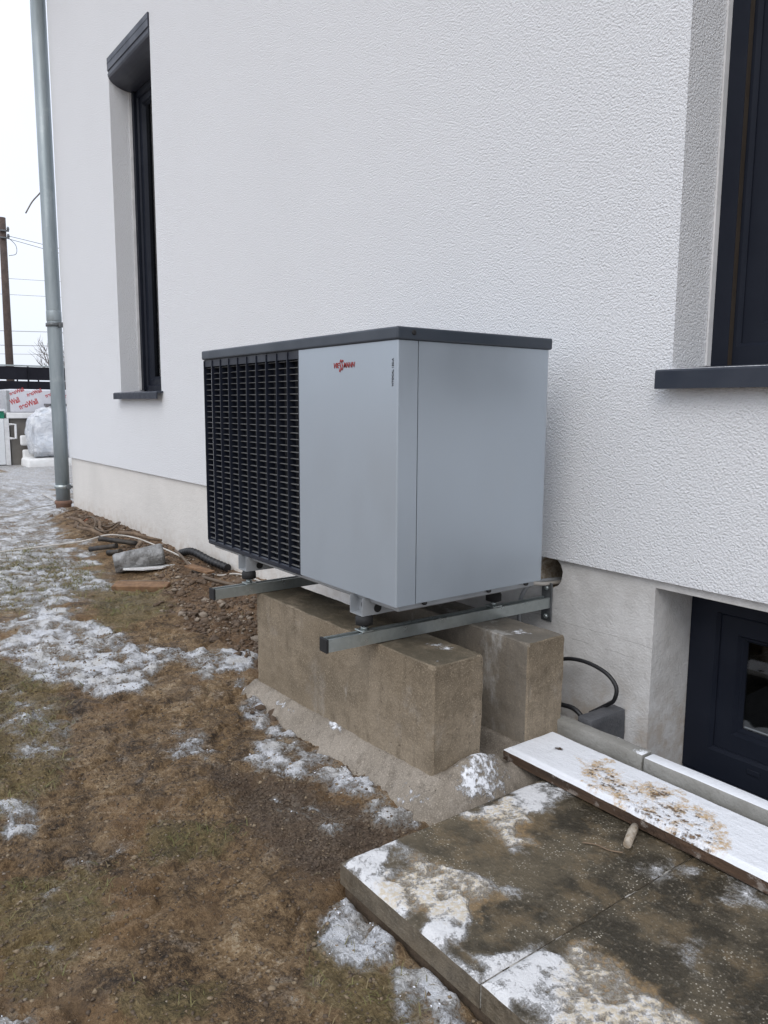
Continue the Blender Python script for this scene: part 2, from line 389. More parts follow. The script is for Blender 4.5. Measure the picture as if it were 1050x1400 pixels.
def m_plank():
    s = NT('old_plank_with_snow')
    gr = s.noise(30, 5, 0.6, vec=s.map((0.12, 1.6, 1.6)))
    c = s.mix(s.ss(gr, 0.3, 0.7), (0.105, 0.064, 0.040), (0.042, 0.028, 0.020))
    f2 = s.noise(22, 6, 0.68); f3 = s.noise(100, 5, 0.7); f4 = s.noise(260, 3)
    sep = s.n('ShaderNodeSeparateXYZ'); g = s.n('ShaderNodeNewGeometry'); s.l(g.outputs['Normal'], sep.inputs[0])
    top = s.ss(sep.outputs[2], 0.45, 0.8)
    c = s.mix(s.math('MULTIPLY', s.ss(f2, 0.56, 0.68), 0.5), c, (0.42, 0.38, 0.34))
    mudr = s.attr('mud')
    wv = s.n('ShaderNodeTexWave'); s.l(s.map((1, 1, 1), rot=(0, 0, -0.35)), wv.inputs[0])
    wv.inputs['Scale'].default_value = 32; wv.inputs['Distortion'].default_value = 7.0; wv.inputs['Detail'].default_value = 4
    wv.inputs['Detail Scale'].default_value = 3.0; wv.inputs['Detail Roughness'].default_value = 0.7
    lug = s.voro(70, vec=s.map((0.6, 1, 1), rot=(0, 0, .5)))
    tread = s.math('MULTIPLY', s.math('ADD', s.math('MULTIPLY', s.math('SUBTRACT', wv.outputs['Fac'], 0.5), 0.12), s.math('MULTIPLY', s.math('SUBTRACT', lug, 0.4), 0.6)), mudr)
    edgeband = s.math('MULTIPLY', s.math('MULTIPLY', mudr, s.math('SUBTRACT', 1.0, mudr)), 4.0)
    mud = s.ss(s.math('ADD', s.math('ADD', s.math('MULTIPLY', mudr, 0.45), s.math('MULTIPLY', edgeband, 0.30)), s.math('MULTIPLY', s.math('SUBTRACT', f2, 0.5), 1.5)), 0.38, 0.62)
    hn = s.math('ADD', s.math('MULTIPLY', s.math('SUBTRACT', f2, 0.5), 0.6), s.math('MULTIPLY', s.math('SUBTRACT', f3, 0.5), 1.0))
    hn = s.math('ADD', hn, tread)
    hn = s.math('SUBTRACT', hn, s.math('MULTIPLY', mud, 0.22))
    k = s.math('MULTIPLY', s.ss(s.math('ADD', s.attr('snow'), hn), 0.16, 0.44), top)
    tint = s.mix(s.math('MULTIPLY', mud, s.ss(f3, 0.36, 0.58)), (0.80, 0.82, 0.86), (0.55, 0.40, 0.24))
    c = s.mix(s.math('MULTIPLY', s.math('MULTIPLY', mudr, top), 0.8), c, (0.27, 0.17, 0.090))
    c = s.mix(k, c, tint)
    h = s.math('ADD', s.math('MULTIPLY', gr, 0.5), s.math('MULTIPLY', k, 1.0))
    h = s.math('ADD', h, s.math('MULTIPLY', f3, 0.7))
    h = s.math('ADD', h, s.math('MULTIPLY', tread, 1.2))
    nr = s.bump(h, 0.006, 0.9)
    return s.fin(c, 0.8, 0, nr, 0.3)

def m_kerb():
    s = NT('kerb_concrete_with_snow')
    f1 = s.noise(7, 5); f2 = s.noise(40, 5, 0.65); f3 = s.noise(130, 3)
    c = s.mix(s.ss(f1, 0.3, 0.7), (0.30, 0.295, 0.275), (0.22, 0.215, 0.195))
    c = s.mix(s.ss(f2, 0.5, 0.75, 0, 0.6), c, (0.16, 0.15, 0.13))
    sep = s.n('ShaderNodeSeparateXYZ'); g = s.n('ShaderNodeNewGeometry'); s.l(g.outputs['Normal'], sep.inputs[0])
    sx = s.n('ShaderNodeSeparateXYZ'); s.l(g.outputs['Position'], sx.inputs[0])
    k = s.math('MULTIPLY', s.ss(sep.outputs[2], 0.5, 0.8),
               s.ss(s.math('ADD', s.ss(sx.outputs[0], 0.40, 0.55, 0.28, 0.9), s.math('SUBTRACT', f2, 0.5)), 0.40, 0.55))
    c = s.mix(k, c, (0.80, 0.82, 0.86))
    nr = s.bump(s.math('ADD', f3, s.math('MULTIPLY', k, 0.6)), 0.003, 0.8)
    return s.fin(c, 0.85, 0, nr, 0.3)

def m_glass():
    s = NT('window_glass')
    t = s.t
    t.nodes.remove(s.b)
    gl = s.n('ShaderNodeBsdfGlossy'); gl.inputs['Roughness'].default_value = 0.03
    tr = s.n('ShaderNodeBsdfTransparent'); tr.inputs['Color'].default_value = (0.40, 0.41, 0.41, 1)
    fr = s.n('ShaderNodeFresnel'); fr.inputs['IOR'].default_value = 1.5
    wob = s.bump(s.noise(1.5, 1), 0.004, 0.2)
    s.l(wob, gl.inputs['Normal'])
    mx = s.n('ShaderNodeMixShader')
    s.l(s.math('MULTIPLY', fr.outputs[0], 1.3), mx.inputs[0]); s.l(tr.outputs[0], mx.inputs[1]); s.l(gl.outputs[0], mx.inputs[2])
    s.l(mx.outputs[0], s.out.inputs[0])
    return s.m

def m_film():
    s = NT('clear_wrapping_film')
    c = s.mix(s.ss(s.noise(3, 5, 0.6, dist=1.5), 0.35, 0.65), (0.62, 0.66, 0.72), (0.82, 0.84, 0.87))
    nr = s.bump(s.noise(7, 5, 0.65, dist=2.0), 0.06, 0.9)
    s.fin(c, 0.25, 0, nr, 0.6)
    return s.m

def m_galv():
    s = NT('galvanised_steel')
    v = s.voro(70, out='Color')
    sp = s.n('ShaderNodeSeparateColor'); s.l(v, sp.inputs[0])
    c = s.mix(sp.outputs[0], (0.40, 0.44, 0.435), (0.45, 0.49, 0.485))
    r = s.ss(s.noise(12, 4), 0.3, 0.7, 0.26, 0.40)
    return s.fin(c, r, 0.75, None, 0.5)

def m_paint():
    s = NT('silver_grey_paint')
    c = s.mix(s.noise(1.4, 3), (0.392, 0.442, 0.494), (0.408, 0.458, 0.508))
    orange = s.bump(s.noise(420, 2), 0.0003, 0.35)
    sm = s.noise(3.5, 6, 0.7, vec=s.map((1, 1, 0.5)))
    c = s.mix(s.ss(sm, 0.55, 0.8, 0, 0.16), c, (0.47, 0.48, 0.48))
    s.fin(c, s.ss(sm, 0.3, 0.7, 0.30, 0.44), 0.45, orange, 0.5)
    return s.m

def m_pipe():
    s = NT('zinc_pipe')
    st = s.noise(10, 5, 0.6, vec=s.map((1, 1, 0.12)))
    c = s.mix(s.ss(st, 0.3, 0.7), (0.235, 0.275, 0.29), (0.34, 0.38, 0.395))
    c = s.mix(s.ss(s.noise(6, 5, 0.65), 0.55, 0.75, 0, 0.4), c, (0.42, 0.45, 0.46))
    return s.fin(c, 0.5, 0.5, None, 0.5)

m_stucco(); m_plinth(); m_ground(); m_slab(); m_plank(); m_kerb(); m_glass(); m_film(); m_galv(); m_paint(); m_pipe()
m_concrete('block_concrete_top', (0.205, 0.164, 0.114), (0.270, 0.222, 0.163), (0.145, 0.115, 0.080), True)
m_concrete('footing_concrete', (0.205, 0.176, 0.140), (0.285, 0.250, 0.208), (0.125, 0.104, 0.080), True)
simple('lid_grey', (0.040, 0.050, 0.066), (0.035, 0.045, 0.060), 0.45, 0.0, 3, 500, 0.0002)
simple('grille_plastic', (0.014, 0.018, 0.030), (0.012, 0.015, 0.026), 0.40, 0, 5, spec=0.4)
simple('slat_plastic_lit', (0.115, 0.115, 0.112), (0.095, 0.096, 0.098), 0.40, 0, 5)  # grille plastic lightened, skylight on the slat edges put into the colour
simple('inner_black', (0.010, 0.011, 0.014), None, 0.7)
simple('frame_anthracite', (0.0095, 0.012, 0.020), (0.013, 0.016, 0.025), 0.48, 0, 4, 600, 0.0002, spec=0.18)
simple('sill_anthracite', (0.020, 0.026, 0.040), (0.030, 0.036, 0.050), 0.42, 0.0, 9, spec=0.4)
simple('shutter_grey', (0.030, 0.034, 0.050), (0.045, 0.050, 0.068), 0.45, 0.0, 2, spec=0.35)
simple('white_bead', (0.74, 0.74, 0.74), None, 0.6)
simple('rubber_black', (0.014, 0.014, 0.015), None, 0.75)
simple('bracket_grey', (0.42, 0.44, 0.46), (0.36, 0.38, 0.40), 0.42, 0.35, 6)
simple('dark_plate', (0.10, 0.11, 0.115), (0.16, 0.165, 0.17), 0.5, 0.5, 15)
simple('cable_black', (0.016, 0.016, 0.018), None, 0.5)
simple('muddy_black', (0.014, 0.014, 0.016), (0.060, 0.050, 0.040), 0.6, 0, 16, 40, 0.004)
simple('cable_white', (0.52, 0.49, 0.45), (0.38, 0.35, 0.31), 0.55, 0, 12)
simple('cable_grey', (0.30, 0.31, 0.32), None, 0.5)
simple('seam_brown', (0.045, 0.034, 0.024), None, 0.6)
simple('cable_brown', (0.13, 0.095, 0.065), None, 0.7)
simple('logo_red', (0.30, 0.022, 0.020), (0.24, 0.02, 0.02), 0.3, 0.3)
simple('print_dark', (0.04, 0.045, 0.055), None, 0.5)
simple('print_red', (0.50, 0.05, 0.05), None, 0.6)
simple('clay_red', (0.19, 0.105, 0.070), (0.15, 0.09, 0.065), 0.8, 0, 20)
simple('foil_pack', (0.66, 0.66, 0.69), (0.58, 0.58, 0.62), 0.35, 0, 5)
simple('white_plastic', (0.74, 0.76, 0.77), (0.68, 0.70, 0.71), 0.45, 0, 3)
simple('styrofoam', (0.80, 0.80, 0.79), (0.72, 0.72, 0.71), 0.8, 0, 10, 90, 0.003)
simple('taupe_panel', (0.17, 0.155, 0.135), (0.21, 0.195, 0.175), 0.7, 0, 4)
simple('green_plastic', (0.010, 0.19, 0.11), None, 0.5)
simple('blue_plastic', (0.055, 0.22, 0.42), None, 0.5)
simple('fence_dark', (0.010, 0.010, 0.015), (0.014, 0.014, 0.020), 0.6, 0.0, 3, spec=0.2)
simple('pole_wood', (0.085, 0.060, 0.050), (0.055, 0.040, 0.034), 0.85, 0, 6, 30, 0.01)
simple('wire_grey', (0.20, 0.21, 0.23), None, 0.6)
simple('bark', (0.17, 0.145, 0.125), (0.12, 0.10, 0.09), 0.85, 0, 8)
simple('board_wood', (0.25, 0.145, 0.075), (0.145, 0.080, 0.042), 0.8, 0, 25, 60, 0.004)
simple('stick_wood', (0.20, 0.140, 0.090), (0.11, 0.075, 0.050), 0.85, 0, 20)
simple('pale_wood', (0.46, 0.41, 0.34), (0.24, 0.185, 0.125), 0.85, 0, 60, 90, 0.004)
simple('grey_tube_plastic', (0.115, 0.112, 0.105), (0.33, 0.33, 0.33), 0.36, 0, 11, 26, 0.025)
simple('stone_brown', (0.150, 0.103, 0.068), (0.095, 0.066, 0.045), 0.9, 0, 30, 90, 0.004)
simple('stone_grey', (0.30, 0.25, 0.195), (0.19, 0.15, 0.115), 0.85, 0, 30, 90, 0.003)
simple('brick_red', (0.27, 0.110, 0.062), (0.20, 0.085, 0.05), 0.9, 0, 24, 90, 0.004)
simple('crumb_tan', (0.24, 0.185, 0.12), (0.17, 0.125, 0.08), 0.95, 0, 40)
simple('clod_soil', (0.075, 0.054, 0.038), (0.125, 0.092, 0.062), 0.95, 0, 40, 120, 0.003)
simple('grass_green', (0.105, 0.108, 0.028), (0.175, 0.150, 0.055), 0.7, 0, 3)
simple('grass_straw', (0.24, 0.19, 0.10), (0.13, 0.10, 0.045), 0.8, 0, 3)
simple('dark_stone', (0.060, 0.064, 0.072), (0.095, 0.097, 0.105), 0.6, 0, 14, 100, 0.003)
simple('snow_white', (0.80, 0.82, 0.86), (0.76, 0.78, 0.82), 0.85, 0, 20, 120, 0.004)
simple('joint_grit', (0.50, 0.48, 0.44), (0.05, 0.042, 0.032), 0.9, 0, 14, 120, 0.003)
simple('roof_tile', (0.08, 0.08, 0.09), None, 0.7)

# ------------------------------------------------------------------ object helpers
def root_of(o):
    while o.parent: o = o.parent
    return o
def put(name, me, mat, parent=None, world=True, smooth=False, loc=None):
    if isinstance(me, bmesh.types.BMesh):
        b = me; me = bpy.data.meshes.new(name); b.to_mesh(me); b.free()
    if mat and not len(me.materials): me.materials.append(MATS[mat])
    if smooth: me.shade_smooth()
    o = bpy.data.objects.new(name, me)
    col.objects.link(o)
    if parent is not None:
        r = root_of(parent)
        if world and r.location.length > 0: me.transform(Matrix.Translation(-r.location))
        o.parent = parent
    if loc: o.location = loc
    return o
def tag(o, label, cat, group=None):
    o['label'] = label; o['category'] = cat
    if group: o['group'] = group
    return o
def thing(name, loc, label, cat, group=None, rot=None):
    o = bpy.data.objects.new(name, None); col.objects.link(o)
    o.empty_display_size = 0.1
    o.location = loc
    if rot: o.rotation_euler = rot
    return tag(o, label, cat, group)
def struct(o): o['kind'] = 'structure'; return o
def recentre(o):
    """move a top-level mesh's origin to the middle of its base"""
    me = o.data
    co = np.empty(len(me.vertices) * 3); me.vertices.foreach_get('co', co); co = co.reshape(-1, 3)
    c = (co.min(0) + co.max(0)) / 2; c[2] = co[:, 2].min()
    me.transform(Matrix.Translation(Vector(-c))); o.location = Vector(c)
    return o

def box(bm, x0, x1, y0, y1, z0, z1, bev=0.0, seg=1):
    t = bmesh.new()
    bmesh.ops.create_cube(t, size=1)
    for v in t.verts:
        v.co = Vector(((x0 + x1) / 2 + v.co.x * (x1 - x0), (y0 + y1) / 2 + v.co.y * (y1 - y0), (z0 + z1) / 2 + v.co.z * (z1 - z0)))
    if bev > 0:
        bmesh.ops.bevel(t, geom=t.edges[:], offset=bev, segments=seg, affect='EDGES', profile=0.5)
    me = bpy.data.meshes.new('tmp'); t.to_mesh(me); t.free(); bm.from_mesh(me); bpy.data.meshes.remove(me)
    return bm
def boxm(*a, **k): return box(bmesh.new(), *a, **k)
def tube(bm, pts, rad, seg=8, cap=True):
    pts = [Vector(p) for p in pts]; n = len(pts)
    rads = rad if isinstance(rad, (list, tuple)) else [rad] * n
    rings = []; ref = None
    for i, p in enumerate(pts):
        t = (pts[min(i + 1, n - 1)] - pts[max(i - 1, 0)]).normalized()
        if ref is None: ref = t.orthogonal().normalized()
        ref = (ref - t * ref.dot(t))
        ref = ref.normalized() if ref.length > 1e-6 else t.orthogonal().normalized()
        b = t.cross(ref)
        rings.append([bm.verts.new(p + (ref * math.cos(a) + b * math.sin(a)) * rads[i]) for a in [2 * math.pi * k / seg for k in range(seg)]])
    for i in range(n - 1):
        for k in range(seg):
            f = bm.faces.new((rings[i][k], rings[i][(k + 1) % seg], rings[i + 1][(k + 1) % seg], rings[i + 1][k])); f.smooth = True
    if cap:
        bm.faces.new(rings[0][::-1]); bm.faces.new(rings[-1])
    return bm
def tubem(*a, **k): return tube(bmesh.new(), *a, **k)
def spline(pts, n=8):
    P = [Vector(p) for p in pts]; P = [P[0] * 2 - P[1]] + P + [P[-1] * 2 - P[-2]]
    out = []
    for i in range(1, len(P) - 2):
        a, b, c, d = P[i - 1:i + 3]
        for k in range(n):
            t = k / n
            out.append(0.5 * ((2 * b) + (c - a) * t + (2 * a - 5 * b + 4 * c - d) * t * t + (3 * b - a - 3 * c + d) * t ** 3))
    out.append(P[-2]); return out
def lathe(bm, prof, c, seg=24, axis='z'):
    """prof: (radius, height) pairs"""
    rings = []
    for r, h in prof:
        ring = []
        for k in range(seg):
            a = 2 * math.pi * k / seg
            if axis == 'z': v = Vector((c[0] + r * math.cos(a), c[1] + r * math.sin(a), c[2] + h))
            elif axis == 'x': v = Vector((c[0] + h, c[1] + r * math.cos(a), c[2] + r * math.sin(a)))
            else: v = Vector((c[0] + r * math.cos(a), c[1] + h, c[2] + r * math.sin(a)))
            ring.append(bm.verts.new(v))
        rings.append(ring)
    for i in range(len(rings) - 1):
        for k in range(seg):
            f = bm.faces.new((rings[i][k], rings[i][(k + 1) % seg], rings[i + 1][(k + 1) % seg], rings[i + 1][k])); f.smooth = True
    bm.faces.new(rings[0][::-1]); bm.faces.new(rings[-1])
    bmesh.ops.recalc_face_normals(bm, faces=bm.faces[:])
    return bm
def prism(bm, prof, a0, a1, axis='x'):
    """extrude a closed 2-D profile; for axis x the profile is (y,z), for y (x,z), for z (x,y)"""
    def P(p, a):
        return {'x': (a, p[0], p[1]), 'y': (p[0], a, p[1]), 'z': (p[0], p[1], a)}[axis]
    A = [bm.verts.new(P(p, a0)) for p in prof]; B = [bm.verts.new(P(p, a1)) for p in prof]
    n = len(prof)
    fs = [bm.faces.new(A), bm.faces.new(B[::-1])]
    for i in range(n): fs.append(bm.faces.new((A[i], B[i], B[(i + 1) % n], A[(i + 1) % n])))
    bmesh.ops.recalc_face_normals(bm, faces=fs)
    return bm
def grid_mesh(name, xs, ys, Z, keep=None):
    nx, ny = len(xs), len(ys)
    X, Y = np.meshgrid(xs, ys, indexing='ij')
    co = np.stack([X, Y, Z], -1).reshape(-1, 3)
    idx = np.arange(nx * ny).reshape(nx, ny)
    q = np.stack([idx[:-1, :-1], idx[1:, :-1], idx[1:, 1:], idx[:-1, 1:]], -1).reshape(-1, 4)
    if keep is not None: q = q[keep.reshape(-1)]
    me = bpy.data.meshes.new(name)
    me.vertices.add(len(co)); me.vertices.foreach_set('co', co.ravel())
    me.loops.add(q.size); me.loops.foreach_set('vertex_index', q.ravel().astype(np.int32))
    me.polygons.add(len(q)); me.polygons.foreach_set('loop_start', np.arange(0, q.size, 4, dtype=np.int32))
    me.update(calc_edges=True); me.validate()
    me.shade_smooth()
    return me
def set_attr(me, name, arr):
    a = me.attributes.new(name, 'FLOAT', 'POINT'); a.data.foreach_set('value', np.asarray(arr, np.float32).ravel())
def text_mesh(txt, origin, xdir, ydir, height, width=None, extrude=0.0006, shear=0.0, bold=0.0):
    cu = bpy.data.curves.new('t', 'FONT'); cu.body = txt; cu.extrude = 0.001; cu.shear = shear; cu.offset = bold
    o = bpy.data.objects.new('t', cu); col.objects.link(o)
    dg = bpy.context.evaluated_depsgraph_get()
    me = bpy.data.meshes.new_from_object(o.evaluated_get(dg))
    bpy.data.objects.remove(o); bpy.data.curves.remove(cu)
    co = np.empty(len(me.vertices) * 3); me.vertices.foreach_get('co', co); co = co.reshape(-1, 3)
    mn, mx = co.min(0), co.max(0)
    sy = height / (mx[1] - mn[1]); sx = sy if width is None else width / (mx[0] - mn[0])
    xd, yd = Vector(xdir), Vector(ydir); zd = xd.cross(yd)
    u = (co[:, 0] - mn[0]) * sx; v = (co[:, 1] - mn[1]) * sy; w = np.sign(co[:, 2]) * extrude
    out = np.array(origin)[None] + u[:, None] * np.array(xd)[None] + v[:, None] * np.array(yd)[None] + w[:, None] * np.array(zd)[None]
    me.vertices.foreach_set('co', out.ravel()); me.update()
    return me

# ================================================================== THE SETTING
# ------------------------------------------------------------------ ground sheet
SNOW = [
  (0.74, [(-14.06, 1.39), (-13.53, 2.24), (-7.86, 0.97), (-6.55, 0.56), (-6.11, 0.35), (-5.48, -0.15)]),
  (0.70, [(-14.0, 1.3), (-7.86, 1.2), (-6.55, 0.66), (-5.5, 0.44), (-4.5, 0.34), (-3.6, 0.16), (-2.95, -0.08), (-2.9, -0.5), (-3.2, -1.2), (-5.0, -3.0), (-40.0, -9.0), (-60.0, 20.0), (-14.0, 30.0), (-7.5, 4.0), (-7.5, 1.2)]),
  (0.62, [(-5.36, -0.17), (-5.54, 0.22), (-4.41, 0.35), (-3.56, 0.18), (-2.92, -0.12), (-2.94, -0.37), (-3.09, -0.58)]),
  (0.80, [(-2.79, -0.63), (-2.99, -0.44), (-2.91, -0.21), (-2.27, -0.19), (-1.79, -0.09), (-1.49, 0.26), (-1.27, 0.15), (-1.3, -0.1), (-1.46, -0.16), (-1.3, -0.36), (-1.47, -0.53), (-1.72, -0.65), (-2.11, -0.76)]),
  (0.85, [(-1.13, -0.17), (-1.19, 0.05), (-1.02, 0.02), (-0.81, 0.0), (-0.62, -0.1), (-0.79, -0.17)]),
  (0.78, [(-0.59, -0.2), (-0.57, -0.04), (-0.41, -0.01), (-0.21, 0.01), (-0.02, -0.03), (0.16, -0.02), (0.14, -0.1), (-0.07, -0.14), (-0.24, -0.17), (-0.49, -0.24)]),
  (0.40, [(-1.69, -0.83), (-1.47, -0.73), (-1.16, -0.7), (-0.9, -0.81), (-0.88, -0.97)]),
  (0.85, [(-0.65, -1.02), (-0.59, -0.96), (-0.46, -1.0), (-0.41, -1.06)]),
  (0.80, [(0.33, -0.47), (0.3, -0.38), (0.42, -0.4), (0.52, -0.41), (0.55, -0.44), (0.52, -0.54), (0.46, -0.52)]),
  (0.75, [(0.61, -0.45), (0.64, -0.38), (0.72, -0.43), (0.75, -0.48), (0.73, -0.52)]),
  (0.70, [(0.71, -0.44), (0.72, -0.4), (0.84, -0.42), (0.79, -0.49)]),
  (0.70, [(0.24, -1.18), (0.31, -1.14), (0.32, -1.19)]),
  (0.46, [(-0.28, -0.94), (-0.31, -0.79), (-0.12, -0.89), (-0.16, -0.95)]),
  (0.42, [(-0.95, -0.34), (-0.74, -0.28), (-0.59, -0.38), (-0.7, -0.44)]),
  (0.46, [(-0.21, -0.3), (-0.05, -0.16), (0.03, -0.26), (-0.08, -0.34)]),
  (0.40, [(-4.08, 0.31), (-3.49, 0.28), (-3.09, 0.11), (-3.17, -0.01)]),
  (0.45, [(-3.0, -0.7), (-2.1, -0.8), (-0.9, -1.1), (-0.3, -1.7), (-3.0, -3.0), (-6.0, -2.6), (-5.4, -0.3)]),
  (0.58, [(-6.2, 0.3), (-4.6, 0.42), (-3.7, 0.15), (-4.6, -0.1), (-5.6, -0.2)]),
  (0.60, [(0.13, 0.10), (0.27, 0.05), (0.28, 0.5), (0.13, 0.45)]),
]
GRASS = [
  [(-3.13, -0.11), (-3.43, 0.17), (-3.14, 0.39), (-2.46, 0.23), (-2.12, -0.16), (-2.51, -0.24)],
  [(-0.26, -1.09), (-0.23, -0.99), (-0.16, -0.84), (0.04, -0.88), (0.13, -1.01), (0.21, -1.09), (0.18, -1.17)],
  [(0.37, -0.52), (0.49, -0.52), (0.6, -0.45), (0.77, -0.52), (0.68, -0.64), (0.52, -0.63)],
  [(-5.2, 0.0), (-4.2, 0.25), (-3.2, 0.1), (-2.8, -0.5), (-4.0, -1.2)],
  [(-2.11, -0.76), (-1.53, -0.6), (-0.72, -0.83), (-0.54, -1.04), (-1.2, -1.6)],
  [(0.32, -0.97), (0.41, -0.78), (0.55, -0.82), (0.41, -1.01)],
  [(-0.33, -0.68), (-0.12, -0.47), (-0.02, -0.58), (-0.1, -0.76)],
]
RUBBLE = [[(-7.13, 0.9), (-6.24, 1.03), (-3.13, 1.0), (-1.15, 0.9), (-1.10, 0.16), (-1.52, 0.22), (-2.04, 0.13), (-3.11, 0.43), (-4.83, 0.6), (-6.35, 0.58)]]
GRAVEL = [[(-0.46, -0.38), (-0.27, -0.21), (0.16, -0.07), (0.24, -0.28), (0.25, -0.43), (0.02, -0.47)]]

def masks(X, Y):
    base = np.clip(np.hypot(X - 1.8, Y + 1.4) / 3.0, 0.6, 2.2)
    snow = np.full(X.shape, -0.35)
    nz = fbm(X, Y, 5.0, 4, 11)
    nz2 = fbm(X, Y, 16.0, 5, 15, 0.62)
    for cov, poly in SNOW:
        d = polydist(X, Y, poly) + (nz - 0.5) * 0.22 * base
        m = np.clip(0.5 + d / (0.085 * base), 0, 1)
        snow = np.maximum(snow, -0.35 + (cov + 0.35) * m)
    near = np.clip(1.5 - np.hypot(X - 1.8, Y + 1.4) / 9.6, 0, 1)
    signed = snow - 0.54 + (nz2 - 0.5) * 1.9 * near + (nz - 0.5) * 0.45 * near
    def pm(polys, soft):
        r = np.zeros(X.shape)
        for p in polys:
            r = np.maximum(r, np.clip(0.5 + (polydist(X, Y, p) + (nz - 0.5) * 0.15 * base) / (soft * base), 0, 1))
        return r
    return signed, pm(GRASS, 0.16), pm(RUBBLE, 0.10), pm(GRAVEL, 0.12)

def ground_height(X, Y, fine=True):
    h = 0.012 + 0.030 * (fbm(X, Y, 0.9, 3, 3) - 0.5)
    far = np.clip((np.hypot(X, Y) - 9) / 10, 0, 1)
    amp = np.clip(1.2 - np.hypot(X - 1, Y + 1) / 14, 0.1, 1)
    h = h + amp * 0.045 * (fbm(X, Y, 5.0, 4, 21) - 0.5)
    rut = np.abs(fbm(X * .6 + Y * .9, Y * .6 - X * .9, 3.2, 3, 27) - 0.5)
    h = h - amp * 0.016 * (1 - sstep(0.0, 0.05, rut))
    h = h + amp * 0.026 * (fbm(X, Y, 24.0, 3, 31) - 0.5)
    # earth banked up along the plinth, left of the blocks
    bank = sstep(0.25, 0.80, Y) * sstep(-1.0, -1.5, X) * sstep(-7.6, -6.9, X)
    h = h + 0.075 * bank * (0.7 + 0.6 * fbm(X, Y, 3.0, 3, 41))
    rise = sstep(-0.9, -1.4, X) * 0.02
    h = h + rise
    # lower strip along the paving edge and under the paving
    h = h - 0.012 * sstep(0.2, 0.32, X) * sstep(-0.75, -0.45, Y)
    h = h - 0.04 * sstep(0.26, 0.30, X) * sstep(-0.40, -0.36, Y)
    return h

def axis(parts):
    out = [parts[0][0]]
    for a, b, d0, d1 in parts:
        n = max(1, int(abs(b - a) / ((d0 + d1) / 2)))
        s = np.linspace(0, 1, n + 1)[1:]
        # spacing runs from d0 to d1
        w = d0 * s + (d1 - d0) * s * s / 2
        w = w / w[-1]
        out += list(a + (b - a) * w)
    return np.array(out)
gx = axis([(-300, -40, 40, 4), (-40, -12, 3, 0.25), (-12, -6, 0.22, 0.05), (-6, -1.7, 0.045, 0.012), (-1.7, 1.0, 0.0075, 0.0075), (1.0, 3, 0.02, 0.2), (3, 60, 0.5, 12)])
gy = axis([(-120, -8, 20, 0.6), (-8, -1.7, 0.5, 0.02), (-1.7, -1.25, 0.012, 0.008), (-1.25, 0.12, 0.0075, 0.0075), (0.12, 1.0, 0.012, 0.014), (1.0, 3.5, 0.06, 0.2), (3.5, 200, 0.4, 30)])
GX, GY = np.meshgrid(gx, gy, indexing='ij')
sn, gr, rb, gv = masks(GX, GY)
GZ = ground_height(GX, GY)
GZ += 0.010 * sstep(-0.05, 0.25, sn) * np.clip(1.3 - np.hypot(GX - 1, GY + 1) / 9, 0.2, 1)
GZ += gv * 0.010 * (fbm(GX, GY, 45.0, 3, 51) - 0.5) + rb * 0.045 * (fbm(GX, GY, 11.0, 4, 61) - 0.45)
GZ += (1 - sstep(-0.05, 0.2, sn)) * 0.006 * (fbm(GX, GY, 60.0, 2, 71) - 0.5)
cx = (gx[:-1] + gx[1:]) / 2; cy = (gy[:-1] + gy[1:]) / 2
CX, CY = np.meshgrid(cx, cy, indexing='ij')
keep = ~((CX > 0.19) & (CX < 1.8) & (CY > 0.672) & (CY < 2.0))
gme = grid_mesh('ground', gx, gy, GZ, keep)
for nme, arr in (('snow', sn), ('grass', gr), ('rubble', rb), ('gravel', gv)): set_attr(gme, nme, arr)
ground = struct(put('ground', gme, 'muddy_ground_with_snow'))
def gz(x, y):
    i = int(np.clip(np.searchsorted(gx, x), 1, len(gx) - 1)); j = int(np.clip(np.searchsorted(gy, y), 1, len(gy) - 1))
    return float(GZ[i, j])

struct(put('light_well_floor', boxm(0.2, 1.85, 0.66, 1.12, -0.30, -0.12), 'dark_stone'))

# ------------------------------------------------------------------ the house
YW, YP = 0.850, 0.868            # face of the stucco, face of the plinth
ZE = 0.655                       # lower edge of the stucco
LW = (-5.15, -4.17, 1.33, 4.11)  # tall window
RW = (0.343, 1.62, 1.355, 3.95)  # window over the basement window
BW = (0.315, 1.62, -0.10, 0.625) # basement window
house = thing('house', (-1.0, 4.0, 0.0), 'white stucco house wall with cream plinth and dark-framed windows', 'house')
def wall_with_holes(bm, x0, x1, z0, z1, y, holes, depth):
    xs = sorted({x0, x1} | {h[0] for h in holes} | {h[1] for h in holes})
    zs = sorted({z0, z1} | {h[2] for h in holes} | {h[3] for h in holes})
    for i in range(len(xs) - 1):
        for j in range(len(zs) - 1):
            mx, mz = (xs[i] + xs[i + 1]) / 2, (zs[j] + zs[j + 1]) / 2
            if any(h[0] < mx < h[1] and h[2] < mz < h[3] for h in holes): continue
            bm.faces.new([bm.verts.new(p) for p in ((xs[i], y, zs[j]), (xs[i + 1], y, zs[j]), (xs[i + 1], y, zs[j + 1]), (xs[i], y, zs[j + 1]))])
    for a, b, c, d in holes:
        for q in (((a, y, c), (a, y, d), (a, y + depth, d), (a, y + depth, c)), ((b, y, c), (b, y + depth, c), (b, y + depth, d), (b, y, d)),
                  ((a, y, c), (a, y + depth, c), (b, y + depth, c), (b, y, c)), ((a, y, d), (b, y, d), (b, y + depth, d), (a, y + depth, d))):
            bm.faces.new([bm.verts.new(p) for p in q])
    bmesh.ops.remove_doubles(bm, verts=bm.verts[:], dist=1e-5)
    return bm
HX0, HX1, HY1, HZ1 = -7.0, 5.0, 9.0, 6.1
b = wall_with_holes(bmesh.new(), HX0, HX1, ZE, HZ1, YW, [LW, RW], 0.30)
